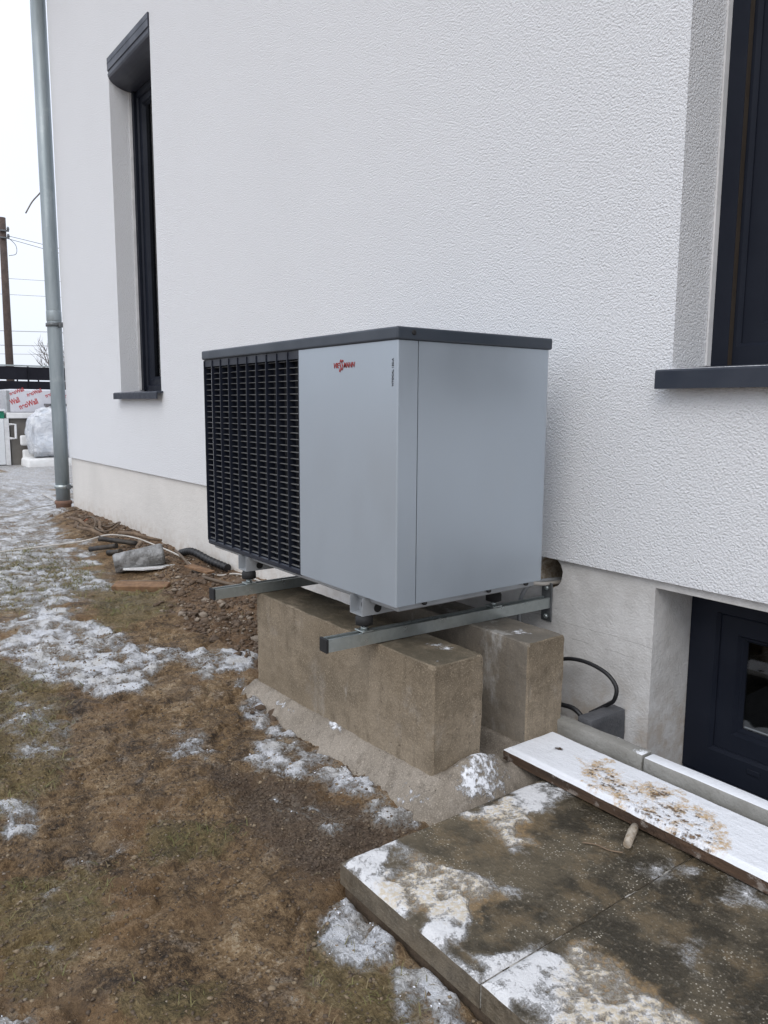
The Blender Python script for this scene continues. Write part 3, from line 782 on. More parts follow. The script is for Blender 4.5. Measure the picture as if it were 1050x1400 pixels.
def quad(bm, *ps): bm.faces.new([bm.verts.new(p) for p in ps])
quad(b, (HX0, YW, ZE), (HX1, YW, ZE), (HX1, YP + .01, ZE), (HX0, YP + .01, ZE))
quad(b, (HX0, YW, ZE), (HX0, HY1, ZE), (HX0, HY1, HZ1), (HX0, YW, HZ1))
quad(b, (HX1, YW, ZE), (HX1, HY1, ZE), (HX1, HY1, HZ1), (HX1, YW, HZ1))
quad(b, (HX0, HY1, ZE), (HX1, HY1, ZE), (HX1, HY1, HZ1), (HX0, HY1, HZ1))
put('wall', b, 'white_stucco', house)
# plinth with the basement window opening and the drilled pipe hole
HC = (-0.148, 0.598, 0.061)
HS = 0.10
hole_rect = (HC[0] - HS, HC[0] + HS, HC[1] - HS, HC[1] + HS)
b = bmesh.new()
xs = [HX0 + .018, hole_rect[0], hole_rect[1], BW[0], BW[1], HX1 - .02]
zs = [-0.5, BW[2], hole_rect[2], BW[3], hole_rect[3], 0.72]
for i in range(5):
    for j in range(5):
        mx, mz = (xs[i] + xs[i + 1]) / 2, (zs[j] + zs[j + 1]) / 2
        if BW[0] < mx < BW[1] and BW[2] < mz < BW[3]: continue
        if hole_rect[0] < mx < hole_rect[1] and hole_rect[2] < mz < hole_rect[3]: continue
        quad(b, (xs[i], YP, zs[j]), (xs[i + 1], YP, zs[j]), (xs[i + 1], YP, zs[j + 1]), (xs[i], YP, zs[j + 1]))
for q in (((BW[0], YP, BW[2]), (BW[0], YP, BW[3]), (BW[0], YP + .3, BW[3]), (BW[0], YP + .3, BW[2])),
          ((BW[1], YP, BW[2]), (BW[1], YP + .3, BW[2]), (BW[1], YP + .3, BW[3]), (BW[1], YP, BW[3])),
          ((BW[0], YP, BW[2]), (BW[0], YP + .3, BW[2]), (BW[1], YP + .3, BW[2]), (BW[1], YP, BW[2])),
          ((BW[0], YP, BW[3]), (BW[1], YP, BW[3]), (BW[1], YP + .3, BW[3]), (BW[0], YP + .3, BW[3]))): quad(b, *q)
N = 40
ring = []; sq = []; deep = []
for k in range(N):
    a = 2 * math.pi * k / N + math.pi / 4
    r = HC[2] * (1 + 0.07 * (random.random() - 0.5))
    ring.append(b.verts.new((HC[0] + r * math.cos(a), YP, HC[1] + r * math.sin(a))))
    m = max(abs(math.cos(a)), abs(math.sin(a)))
    sq.append(b.verts.new((HC[0] + HS * math.cos(a) / m, YP, HC[1] + HS * math.sin(a) / m)))
for k in range(N): b.faces.new((ring[k], ring[(k + 1) % N], sq[(k + 1) % N], sq[k]))
quad(b, (HX0 + .018, YP, -.5), (HX0 + .018, HY1, -.5), (HX0 + .018, HY1, .72), (HX0 + .018, YP, .72))
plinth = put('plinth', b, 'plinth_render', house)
b = bmesh.new()
r0 = HC[2] * 1.04
prof = [(r0, -0.002), (r0 * 0.98, 0.06), (r0 * 0.97, 0.30)]
rings = []
for r, h in prof:
    rings.append([b.verts.new((HC[0] + r * math.cos(2 * math.pi * k / 24) * (1 + .03 * random.random()), YP + h + .004, HC[1] + r * math.sin(2 * math.pi * k / 24))) for k in range(24)])
for i in range(2):
    for k in range(24): b.faces.new((rings[i][k], rings[i + 1][k], rings[i + 1][(k + 1) % 24], rings[i][(k + 1) % 24]))
b.faces.new(rings[-1])
put('pipe_hole', b, 'pale_wood', plinth)
rf = boxm(HX0 - .25, HX1 + .25, YW - .45, HY1 + .25, HZ1, HZ1 + .12)  # roof out of view, front eave deepened to shade the upper wall
put('unseen_roof', rf, 'roof_tile', house)
put('floor_slab', boxm(HX0 + .1, HX1 - .1, 1.30, HY1 - .1, 0.66, 0.80), 'inner_black', house)
put('basement_back_wall', boxm(HX0 + .1, HX1 - .1, 2.6, 2.7, -0.5, 0.66), 'inner_black', house)

def ring_frame(bm, x0, x1, z0, z1, w, y0, y1, bev=0.004):
    """picture-frame profile with chamfered inner edge"""
    rings = []
    prof = [(0.0, y1), (0.0, y0), (w - 0.010, y0), (w, y0 + 0.014), (w, y1)]
    for o, y in prof:
        rings.append([bm.verts.new(p) for p in ((x0 + o, y, z0 + o), (x1 - o, y, z0 + o), (x1 - o, y, z1 - o), (x0 + o, y, z1 - o))])
    for i in range(len(rings)):
        A, B = rings[i], rings[(i + 1) % len(rings)]
        for k in range(4): bm.faces.new((A[k], A[(k + 1) % 4], B[(k + 1) % 4], B[k]))
    bmesh.ops.recalc_face_normals(bm, faces=bm.faces[:])
    return bm
def window(x0, x1, z0, z1, y, fw, sw, label=None):
    w = put('window', ring_frame(bmesh.new(), x0 + .002, x1 - .002, z0 + .002, z1 - .002, fw, y, y + 0.075), 'frame_anthracite', house)
    if label: w['label'] = label
    s = put('sash', ring_frame(bmesh.new(), x0 + fw - .012, x1 - fw + .012, z0 + fw - .012, z1 - fw + .012, sw, y + 0.020, y + 0.070), 'frame_anthracite', w)
    o = fw + sw - .02
    put('glazing_bead', ring_frame(bmesh.new(), x0 + o, x1 - o, z0 + o, z1 - o, 0.022, y + 0.034, y + 0.062), 'frame_anthracite', w)
    put('pane', boxm(x0 + o + .015, x1 - o - .015, y + .050, y + .056, z0 + o + .015, z1 - o - .015), 'window_glass', w)
    return w
# tall window left
a0, a1, c0, c1 = LW
w1 = window(a0, a1, c0, 3.895, 1.060, 0.07, 0.075, 'tall narrow dark window with roller shutter box')
put('guide_rail', boxm(a0 + .003, a0 + .055, 1.035, 1.058, c0 + .03, 3.879), 'frame_anthracite', w1)
put('guide_rail', boxm(a1 - .055, a1 - .003, 1.035, 1.058, c0 + .03, 3.879), 'frame_anthracite', w1)
put('plaster_bead', boxm(a0 + .001, a0 + .007, 1.012, 1.034, c0 + .03, 3.90), 'white_bead', w1)
put('sill', prism(bmesh.new(), [(0.79, 1.275), (0.79, 1.325), (0.80, 1.333), (1.06, 1.350), (1.06, 1.335), (0.802, 1.318), (0.802, 1.275)], a0 - .04, a1 + .04), 'sill_anthracite', w1)
prof = [(YW - .012, 4.108), (YW - .012, 4.01), (YW - .004, 4.005), (YW - .004, 3.992), (YW - .010, 3.985)]
cyc, czc, rr = 1.045, 3.985, 1.045 - (YW - .010)
for k in range(1, 11):
    a = math.pi + math.pi / 2 * k / 10
    prof.append((cyc + rr * math.cos(a), czc + 0.105 * math.sin(a)))
prof += [(1.13, 3.880), (1.13, 4.108)]
sb = put('shutter_box', prism(bmesh.new(), prof, a0 + .003, a1 - .003), 'shutter_grey', w1)
put('box_seam', boxm(a0 + .004, a1 - .004, YW - .0135, YW - .008, 4.062, 4.067), 'frame_anthracite', sb)
# right window
a0, a1, c0, c1 = RW
w2 = window(a0, a1, c0, c1, 1.085, 0.085, 0.085, 'large dark window cut off by the photo edge')
put('guide_rail', boxm(a0 + .004, a0 + .066, 1.058, 1.083, c0 + .015, c1), 'frame_anthracite', w2)
put('guide_seam', boxm(a0 + .0662, a0 + .0672, 1.060, 1.083, c0 + .015, c1), 'seam_brown', w2)
put('guide_rail', boxm(a1 - .066, a1 - .004, 1.058, 1.083, c0 + .015, c1), 'frame_anthracite', w2)
put('plaster_bead', boxm(a0 + .001, a0 + .008, 1.034, 1.0575, c0 + .015, c1), 'white_bead', w2)
put('sill', prism(bmesh.new(), [(0.800, 1.290), (0.800, 1.345), (0.806, 1.350), (1.085, 1.372), (1.085, 1.350), (0.814, 1.334), (0.814, 1.290)], a0 - .028, a1 + .028), 'sill_anthracite', w2)
# basement window
a0, a1, c0, c1 = BW
w3 = window(a0, a1, c0 + .03, c1, 1.092, 0.105, 0.085, 'dark basement window set deep in the plinth')
put('drain_cap', boxm(0.560, 0.605, 1.088, 1.0915, -0.008, 0.010, bev=.0015), 'frame_anthracite', w3)
put('sill', prism(bmesh.new(), [(0.86, -0.115), (0.86, -0.095), (1.10, -0.072), (1.10, -0.115)], a0 + .003, a1 - .003), 'sill_anthracite', w3)

# ------------------------------------------------------------------ drainpipe
PX, PY, PR = -7.10, 0.790, 0.074
dp = thing('drainpipe', (PX, PY, 0.05), 'grey zinc drainpipe running down the left corner of the house', 'drainpipe')
b = lathe(bmesh.new(), [(PR, 0.10), (PR, 1.0), (PR, 2.46), (PR * 1.0, 6.04)], (PX, PY, 0.05), 28)
put('pipe', b, 'zinc_pipe', dp)
put('pipe_joint', lathe(bmesh.new(), [(PR + .001, 2.06), (PR + .003, 2.065), (PR + .003, 2.16), (PR + .001, 2.165)], (PX, PY, 0.05), 28), 'zinc_pipe', dp)
for h in (0.26, 2.0, 5.6):
    br = put('pipe_bracket', lathe(bmesh.new(), [(PR + .002, h), (PR + .013, h + .002), (PR + .013, h + .036), (PR + .002, h + .038)], (PX, PY, 0.05), 28), 'dark_plate' if h > 1 else 'galvanised_steel', dp)
    bb = tubem([(PX + .02, PY + PR * .8, .05 + h + .018), (PX + .11, YW + .01, .05 + h + .018)], 0.012)
    box(bb, PX + PR * .85, PX + PR * .85 + .05, PY + .02, PY + .06, .05 + h - .01, .05 + h + .045, bev=.004)
    put('bracket_screw', bb, 'dark_plate', br)
put('pipe_socket', lathe(bmesh.new(), [(PR + .006, -0.10), (PR + .006, 0.075), (PR + .016, 0.085), (PR + .016, 0.115), (PR + .004, 0.125)], (PX, PY, 0.05), 28), 'clay_red', dp)
tag(recentre(put('wire_end', tubem(spline([(-7.12, .80, 3.53), (-7.15, .722, 3.42), (-7.15, .645, 3.325), (-7.15, .575, 3.20)]), 0.007), 'bark')),
    'loose bent wire end sticking out beyond the upper drainpipe', 'wire')

# ------------------------------------------------------------------ paving slabs by the basement window
SLAB_SNOW = [
  (0.95, [(0.28, -0.39), (0.26, -0.18), (0.34, -0.28), (0.41, -0.39), (0.41, -0.41)]),
  (0.60, [(0.43, -0.4), (0.29, -0.21), (0.45, -0.15), (0.59, -0.11), (0.65, -0.17), (0.61, -0.25), (0.54, -0.37)]),
  (0.80, [(0.55, -0.36), (0.58, -0.22), (0.66, -0.25), (0.7, -0.33), (0.75, -0.25), (0.89, -0.2), (1.03, -0.24), (0.95, -0.41), (0.79, -0.38), (0.61, -0.36)]),
  (0.85, [(0.26, 0.01), (0.28, 0.21), (0.3, 0.41), (0.4, 0.43), (0.41, 0.29), (0.45, 0.14), (0.55, 0.06), (0.52, -0.01), (0.4, 0.0)]),
  (0.60, [(0.85, -0.15), (0.95, -0.09), (1.08, -0.12), (1.2, -0.17), (1.2, -0.4), (1.01, -0.40)]),
  (0.40, [(0.77, 0.23), (0.82, 0.35), (0.85, 0.34), (0.82, 0.18)]),
  (0.40, [(0.97, 0.02), (1.0, 0.08), (1.02, 0.01)]),
  (0.50, [(0.56, -0.18), (0.59, -0.09), (0.66, -0.1), (0.65, -0.17)]),
  (0.90, [(0.28, -0.40), (0.28, -0.35), (1.98, -0.35), (1.98, -0.46)]),
  (0.38, [(0.89, 0.4), (0.96, 0.44), (1.02, 0.33), (0.93, 0.26)]),
]
SLAB_MUD = [
  [(0.44, -0.38), (0.33, -0.2), (0.62, -0.13), (0.66, -0.16), (0.64, -0.28), (0.54, -0.37)],
  [(0.29, -0.01), (0.29, 0.2), (0.44, 0.19), (0.55, 0.06), (0.48, 0.0)],
  [(0.83, -0.14), (0.95, -0.09), (1.12, -0.12), (1.2, -0.37), (0.95, -0.35)],
  [(0.58, -0.27), (0.65, -0.17), (0.67, -0.24), (0.62, -0.31)],
]
def topped(name, x0, x1, y0, y1, z0, z1, step, snow_fn, mat, parent=None, bulge=0.006, edge=0.004):
    """slab with a finely divided top that carries snow, plus side walls"""
    nx = max(2, int((x1 - x0) / step)); ny = max(2, int((y1 - y0) / step))
    xs = np.linspace(x0, x1, nx); ys = np.linspace(y0, y1, ny)
    X, Y = np.meshgrid(xs, ys, indexing='ij')
    s, m = snow_fn(X, Y)
    ed = np.minimum(np.minimum(X - x0, x1 - X), np.minimum(Y - y0, y1 - Y))
    Z = z1 + bulge * sstep(-0.05, 0.25, s) * sstep(0, 0.02, ed) + 0.0025 * (fbm(X, Y, 30, 3, 5) - 0.5) - edge * (1 - sstep(0, 0.008, ed))
    bm = bmesh.new()
    V = [[bm.verts.new((xs[i], ys[j], Z[i, j])) for j in range(ny)] for i in range(nx)]
    for i in range(nx - 1):
        for j in range(ny - 1): bm.faces.new((V[i][j], V[i + 1][j], V[i + 1][j + 1], V[i][j + 1]))
    loop = [V[i][0] for i in range(nx)] + [V[-1][j] for j in range(1, ny)] + [V[i][-1] for i in range(nx - 2, -1, -1)] + [V[0][j] for j in range(ny - 2, 0, -1)]
    low = [bm.verts.new((v.co.x, v.co.y, z0)) for v in loop]
    n = len(loop)
    for k in range(n): bm.faces.new((loop[(k + 1) % n], loop[k], low[k], low[(k + 1) % n]))
    bm.faces.new(low)
    bmesh.ops.recalc_face_normals(bm, faces=bm.faces[:])
    me = bpy.data.meshes.new(name); bm.to_mesh(me); bm.free()
    co = np.empty(len(me.vertices) * 3); me.vertices.foreach_get('co', co); co = co.reshape(-1, 3)
    s, m = snow_fn(co[:, 0], co[:, 1])
    set_attr(me, 'snow', s); set_attr(me, 'mud', m)
    return put(name, me, mat, parent)
def slab_snow(X, Y):
    nz = fbm(X, Y, 9.0, 4, 81); nz2 = fbm(X, Y, 30, 4, 85)
    s = np.full(X.shape, -0.25)
    for cov, p in SLAB_SNOW:
        s = np.maximum(s, -0.25 + (cov + 0.25) * np.clip(0.5 + (polydist(X, Y, p) + (nz - 0.5) * 0.16) / 0.05, 0, 1))
    m = np.zeros(X.shape)
    for p in SLAB_MUD: m = np.maximum(m, np.clip(0.5 + (polydist(X, Y, p) + (nz - .5) * .1) / 0.10, 0, 1))
    return s - 0.48 + (nz2 - 0.5) * 1.0 + (nz - 0.5) * 0.3, m
pave = struct(put('pavement', boxm(0.285, 1.86, -0.375, 0.44, -0.08, 0.008), 'clod_soil'))
for x0, x1, dz in ((0.276, 0.793, 0.0), (0.798, 1.315, 0.002), (1.320, 1.840, -0.001)):
    topped('paving_slab', x0, x1, -0.385, 0.445, 0.010, 0.070 + dz, 0.0065, slab_snow, 'wet_paving_with_snow', pave)

for x0 in (0.7932, 1.3152):
    jb = bmesh.new()
    for k in range(40):
        y0 = -0.383 + k * .0206; zt = 0.060 + 0.008 * random.random()
        box(jb, x0, x0 + .0046, y0, y0 + .0206, .012, zt)
    put('joint_filling', jb, 'joint_grit', pave)

# ================================================================== THE OBJECTS
# ------------------------------------------------------------------ footing and concrete blocks
fx = np.linspace(-1.22, 0.262, 200); fy = np.linspace(-0.10, 0.80, 120)
FX, FY = np.meshgrid(fx, fy, indexing='ij')
dx = np.maximum(np.maximum(-1.05 - FX, FX - 0.150), 0); dy = np.maximum(np.maximum(0.052 - FY, FY - 0.70), 0)
dd = np.hypot(dx, dy)
FZ = 0.085 + 0.030 * (FX + 0.5) - dd * 0.80 - dd * dd * 2.5 + 0.020 * (fbm(FX, FY, 7, 4, 91) - 0.5) * (0.4 + 6 * np.minimum(dd, .1)) + 0.012 * (fbm(FX, FY, 30, 4, 95, .6) - 0.5)
FZ -= 0.055 * sstep(0.30, 0.34, FY) * sstep(0.44, 0.40, FY) * sstep(0.20, 0.10, FX)
FZ += 0.055 * np.exp(-(((FX - 0.17) / 0.055) ** 2 + ((FY - 0.19) / 0.10) ** 2))
fme = grid_mesh('concrete_footing', fx, fy, FZ)
fs = np.full(FX.shape, 0.05)
fs = np.maximum(fs, 0.62 * np.exp(-(((FX - 0.17) / 0.10) ** 2 + ((FY - 0.20) / 0.14) ** 2)))
fs = np.maximum(fs, 0.56 * np.exp(-(((FX + 1.10) / 0.05) ** 2 + ((FY - 0.0) / 0.09) ** 2)))
fs = np.maximum(fs, 0.50 * np.exp(-(((FX + 0.42) / 0.13) ** 2 + ((FY - 0.05) / 0.02) ** 2)))
fs = np.maximum(fs, 0.40 * np.exp(-(((FX + 0.1) / 0.2) ** 2 + ((FY - 0.055) / 0.015) ** 2)))
fs = np.maximum(fs, 0.46 * np.exp(-(((FX + 0.75) / 0.10) ** 2 + ((FY - 0.03) / 0.02) ** 2)))
fs = np.maximum(fs, 0.50 * np.exp(-(((FX - 0.08) / 0.12) ** 2 + ((FY - 0.0) / 0.03) ** 2)))
set_attr(fme, 'snow', fs)
tag(recentre(put('concrete_footing', fme, 'footing_concrete')), 'sloping rough concrete footing in the soil below the two concrete blocks', 'footing')

def conc_block(x0, x1, y0, y1, z0, z1, label, snow, seed):
    nx, ny, nz = 60, 14, 22
    bm = bmesh.new()
    bmesh.ops.create_cube(bm, size=1)
    for v in bm.verts: v.co = Vector(((x0 + x1) / 2 + v.co.x * (x1 - x0), (y0 + y1) / 2 + v.co.y * (y1 - y0), (z0 + z1) / 2 + v.co.z * (z1 - z0)))
    bmesh.ops.bevel(bm, geom=bm.edges[:], offset=0.004, segments=1, affect='EDGES')
    bmesh.ops.subdivide_edges(bm, edges=[e for e in bm.edges if e.calc_length() > 0.1], cuts=48, use_grid_fill=True)
    co = np.array([v.co[:] for v in bm.verts])
    n1 = fbm(co[:, 0] + co[:, 1] * 1.3, co[:, 2] + co[:, 1] * .7, 9, 4, seed) - 0.5
    n2 = fbm(co[:, 0] - co[:, 1], co[:, 2] * 1.2 - co[:, 0] * .6, 28, 3, seed + 5) - 0.5
    bm.normal_update()
    n3 = fbm(co[:, 0] * 1.1 + co[:, 2], co[:, 1] * 1.4 + co[:, 2] * .6, 24, 3, seed + 9, 0.6)
    for i, v in enumerate(bm.verts):
        edge = 1 - max(abs(v.normal.x), abs(v.normal.y), abs(v.normal.z))
        chipd = (0.014 * max(0, n3[i] - .45) / .3 + .002) if edge > .12 else 0
        v.co += v.normal * (n1[i] * 0.008 + n2[i] * 0.004 - chipd)
    me = bpy.data.meshes.new('concrete_block'); bm.to_mesh(me); bm.free()
    me.shade_smooth(); me.set_sharp_from_angle(angle=R(28))
    top = np.array([max(0, v.normal.z) for v in me.vertices]); co = np.array([v.co[:] for v in me.vertices])
    s = np.zeros(len(co)) - 0.3
    for cx_, cy_, rx, ry, a in snow: s = np.maximum(s, -0.3 + (a + .3) * np.exp(-(((co[:, 0] - cx_) / rx) ** 2 + ((co[:, 1] - cy_) / ry) ** 2)))
    set_attr(me, 'snow', np.where(top > .4, s, -0.3))
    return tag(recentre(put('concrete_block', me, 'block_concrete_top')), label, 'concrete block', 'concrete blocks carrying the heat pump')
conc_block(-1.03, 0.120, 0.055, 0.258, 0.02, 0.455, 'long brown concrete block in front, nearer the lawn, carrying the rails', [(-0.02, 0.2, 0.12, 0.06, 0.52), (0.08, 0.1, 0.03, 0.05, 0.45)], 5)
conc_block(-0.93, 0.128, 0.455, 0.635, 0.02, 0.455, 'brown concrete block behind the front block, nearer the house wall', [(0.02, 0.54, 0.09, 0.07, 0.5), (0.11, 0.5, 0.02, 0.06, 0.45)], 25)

# ------------------------------------------------------------------ mounting rails
RZ = 0.498                                          # top of the rails
def rail(x, rot, y0, y1, label):
    t = thing('mounting_rail', (x, 0, RZ - 0.041), label, 'rail', 'mounting rails under the heat pump', (0, 0, rot))
    h, w, th, lip = 0.041, 0.0205, 0.0028, 0.0105
    P = [(-w, 0), (w, 0), (w, h), (w - lip, h), (w - lip, h - .007), (w - lip + th, h - .007), (w - lip + th, h - th), (w - th, h - th), (w - th, th),
         (-w + th, th), (-w + th, h - th), (-w + lip - th, h - th), (-w + lip - th, h - .007), (-w + lip, h - .007), (-w + lip, h), (-w, h)]
    put('channel', prism(bmesh.new(), P, y0, y1, 'y'), 'galvanised_steel', t, world=False)
    put('end_cap', boxm(-w - .002, w + .002, y0 - .007, y0 + .002, -.002, h + .0025, bev=.0015), 'rubber_black', t, world=False)
    pl = put('wall_plate', boxm(-.026, .028, y1 - .002, y1 + .005, -0.055, 0.098, bev=.002), 'dark_plate', t, world=False)
    for z in (-.035, 0.078):
        put('bolt', lathe(bmesh.new(), [(.010, 0), (.010, -.006), (.006, -.010)], (0.004, y1 - .002, z), 6, 'y'), 'galvanised_steel', pl, world=False)
    return t
rail(-0.188, R(-2.0), -0.135, 0.862, 'galvanised channel rail under the right end of the heat pump')
rail(-1.020, R(0.0), -0.145, 0.862, 'galvanised channel rail under the louvred left end of the heat pump')

# ------------------------------------------------------------------ heat pump
L, D, Z0, Z1 = 1.39, 0.655, 0.62, 1.461
hp = thing('heat_pump', (-L / 2, D / 2, Z0 - 0.065), 'silver grey heat pump with dark louvred grille on concrete blocks', 'heat pump')
ZT = 1.423
SP = -0.571                                         # where grille and front panel meet
# casing: back, left side, inner bulkhead
b = boxm(-L, SP - .002, 0.075, D, Z0 + .004, ZT, bev=.004)
put('casing', b, 'silver_grey_paint', hp)
put('inner_casing', boxm(SP + .001, -.025, 0.03, D - .002, Z0 + .006, ZT - .002), 'silver_grey_paint', hp)
# front panel wraps round the near corner
r = 0.005
P = [(SP, 0.024), (SP, 0.0)]
for k in range(9):
    a = -math.pi / 2 + math.pi / 2 * k / 8
    P.append((-r + r * math.cos(a), r + r * math.sin(a)))
P += [(0.0, 0.0755), (-0.022, 0.0755), (-0.022, 0.024)]
b = prism(bmesh.new(), P, Z0, ZT - .001, 'z')
fp = put('front_panel', b, 'silver_grey_paint', hp)
P = [(0.0, 0.079), (0.0, D - .012), (-.004, D - .003), (-.012, D), (-0.024, D), (-0.024, 0.079)]
put('side_panel', prism(bmesh.new(), P, Z0 + .001, ZT - .001, 'z'), 'silver_grey_paint', hp)
put('back_panel', boxm(SP, -.026, D - .0015, D + .003, Z0 + .004, ZT - .002), 'silver_grey_paint', hp)
lid = put('lid', boxm(-L - .005, .006, -.006, D + .006, ZT, Z1, bev=.006, seg=3), 'lid_grey', hp)
put('screw_hole_disc', lathe(bmesh.new(), [(.008, 0), (.008, .002), (.004, .0025)], (.006, .055, ZT + .022), 12, 'x'), 'rubber_black', lid)  # black disc standing in for the shaded recess of a screw hole
put('base_pan', boxm(-L + .02, -.018, .022, D - .02, Z0 - .022, Z0 + .010, bev=.004), 'bracket_grey', hp)
for y in (0.12, 0.40, 0.58):
    put('base_screw', lathe(bmesh.new(), [(.006, -.008), (.009, -.004), (.009, .002)], (-.008, y, Z0 - .002), 10), 'rubber_black', hp)
# lettering
red = 'logo_red'
put('lettering', text_mesh('VIE', (-.343, -.0008, 1.351), (1, 0, 0), (0, 0, 1), .017, .034, shear=.25, bold=.012), red, fp)
put('lettering', text_mesh('S', (-.311, -.0008, 1.338), (1, 0, 0), (0, 0, 1), .040, .013, shear=.3, bold=.010), red, fp)
put('lettering', text_mesh('S', (-.299, -.0008, 1.343), (1, 0, 0), (0, 0, 1), .034, .012, shear=.3, bold=.010), red, fp)
put('lettering', text_mesh('MANN', (-.285, -.0008, 1.351), (1, 0, 0), (0, 0, 1), .017, .064, shear=.25, bold=.012), red, fp)
put('lettering', text_mesh('VITOCAL 150-A', (-.0195, -.0008, 1.288), (0, 0, 1), (-1, 0, 0), .0075, .082, bold=.01), 'print_dark', fp)
# grille
gl = put('grille', boxm(-L + .001, SP - .002, 0.004, 0.030, ZT - .030, ZT - .0005), 'grille_plastic', hp)
b = bmesh.new()
box(b, -L + .001, SP - .002, 0.002, 0.074, Z0 - .006, Z0 + .016, bev=.004)
put('grille_foot', b, 'grille_plastic', gl)
put('fan_backing', boxm(-L + .004, SP - .003, 0.068, 0.0745, Z0 + .017, ZT - .002), 'inner_black', gl)  # flat black sheet stands in for the shade behind the slats
GW = (SP - .002) - (-L + .001)
rib = bmesh.new(); prism(rib, [(0.0, Z0 + .012), (0.0, ZT - .004), (.034, ZT - .004), (.034, Z0 + .004)], -.002, .002, 'x')
rme = bpy.data.meshes.new('rib'); rib.to_mesh(rme); rib.free(); rme.materials.append(MATS['grille_plastic'])
rl = -hp.location
rme.transform(Matrix.Translation(rl))
NR = 11
for i in range(NR):
    x = -L + .003 + (GW - .004) * i / (NR - 1)
    put('rib', rme, None, gl, world=False, loc=(x, 0, 0))
slat = bmesh.new()
# sloping louvre blade, front edge rounded
prism(slat, [(0.0100, -0.0012), (0.0096, -0.0006), (0.0122, 0.0016), (0.0140, 0.0018), (0.0190, 0.0022), (0.0190, 0.0010), (0.0135, 0.0004), (0.0112, -0.0014)], -L + .002, SP - .003, 'x')
sme = bpy.data.meshes.new('slat'); slat.to_mesh(sme); slat.free(); sme.materials.append(MATS['slat_plastic_lit'])
sme.transform(Matrix.Translation(rl))
NS = 33
for i in range(NS):
    z = Z0 + .022 + (ZT - Z0 - .058) * i / (NS - 1)
    put('slat', sme, None, gl, world=False, loc=(0, 0, z))
# foot beams under the casing
for bx in (-0.205, -1.035):
    w = .036
    P = [(bx - w, Z0 - .006), (bx - w, Z0 - .066), (bx + w, Z0 - .066), (bx + w, Z0 - .006), (bx + w - .003, Z0 - .006), (bx + w - .003, Z0 - .063), (bx - w + .003, Z0 - .063), (bx - w + .003, Z0 - .006)]
    fb = put('foot_beam', prism(bmesh.new(), P, -0.006, D - .015, 'y'), 'bracket_grey', hp)
    put('beam_web', boxm(bx - w + .003, bx + w - .003, .030, .034, Z0 - .063, Z0 - .023), 'bracket_grey', fb)
    put('beam_hole_disc', lathe(bmesh.new(), [(.017, 0), (.017, -.002)], (bx - .002, .0295, Z0 - .041), 20, 'y'), 'rubber_black', fb)  # black discs painted as the dark of open holes in the beam
    put('beam_hole_disc', lathe(bmesh.new(), [(.015, 0), (.015, .0012)], (bx + w, .055, Z0 - .045), 20, 'x'), 'rubber_black', fb)
# rubber dampers
dl = {(0, 0): 'black rubber damper at the near end of the right-hand rail', (0, 1): 'black rubber damper on the right-hand rail near the house wall',
      (1, 0): 'black rubber damper on the left-hand rail below the louvred grille', (1, 1): 'black rubber damper on the left-hand rail near the house wall'}
for ri, rx in enumerate((-0.190, -1.020)):
    for k, y in enumerate((0.016, 0.585)):
        x = rx + (0.020 if (ri == 0 and k) else 0)
        t = thing('rubber_damper', (x, y, RZ + .0005), dl[(ri, k)], 'damper', 'rubber dampers on the rails')
        put('rubber_body', lathe(bmesh.new(), [(.024, .022), (.029, .024), (.029, .048), (.026, .050), (.026, .056)], (0, 0, 0), 24), 'rubber_black', t, world=False)
        put('nut', lathe(bmesh.new(), [(.012, .006), (.012, .016)], (0, 0, 0), 6), 'galvanised_steel', t, world=False)
        put('stud', lathe(bmesh.new(), [(.005, .002), (.005, .024)], (0, 0, 0), 10), 'galvanised_steel', t, world=False)
        put('clamp_plate', boxm(-.024, .024, -.022, .022, .001, .006, bev=.001), 'galvanised_steel', t, world=False)

# ------------------------------------------------------------------ kerb edging and plank
def edging(x0, x1, y0, y1, z0, z1, mat, label, rot=0, seed=0):
    bm = boxm(x0, x1, y0, y1, z0, z1, bev=.006, seg=2)
    bmesh.ops.subdivide_edges(bm, edges=[e for e in bm.edges if e.calc_length() > 0.08], cuts=14, use_grid_fill=True)
    co = np.array([v.co[:] for v in bm.verts])
    n = fbm(co[:, 0] + co[:, 1], co[:, 2] + co[:, 1], 22, 3, seed) - 0.5
    bm.normal_update()
    for i, v in enumerate(bm.verts): v.co += v.normal * n[i] * 0.006
    o = put('edging_stone', bm, mat, smooth=True); o.data.set_sharp_from_angle(angle=R(30))
    o = tag(recentre(o), label, 'kerb stone', 'edging stones round the basement window')
    o.rotation_euler = (0, 0, rot)
    return o
edging(0.098, 0.468, 0.615, 0.668, -0.05, 0.155, 'kerb_concrete_with_snow', 'bare grey kerb stone beside the rear concrete block', 0, 3)
edging(0.474, 1.60, 0.612, 0.665, -0.05, 0.152, 'kerb_concrete_with_snow', 'snow-topped kerb stone between plank and basement window', 0, 9)
edging(0.165, 0.226, 0.672, 0.864, -0.08, 0.168, 'dark_stone', 'dark short edging stone between kerb and house wall', 0, 19)

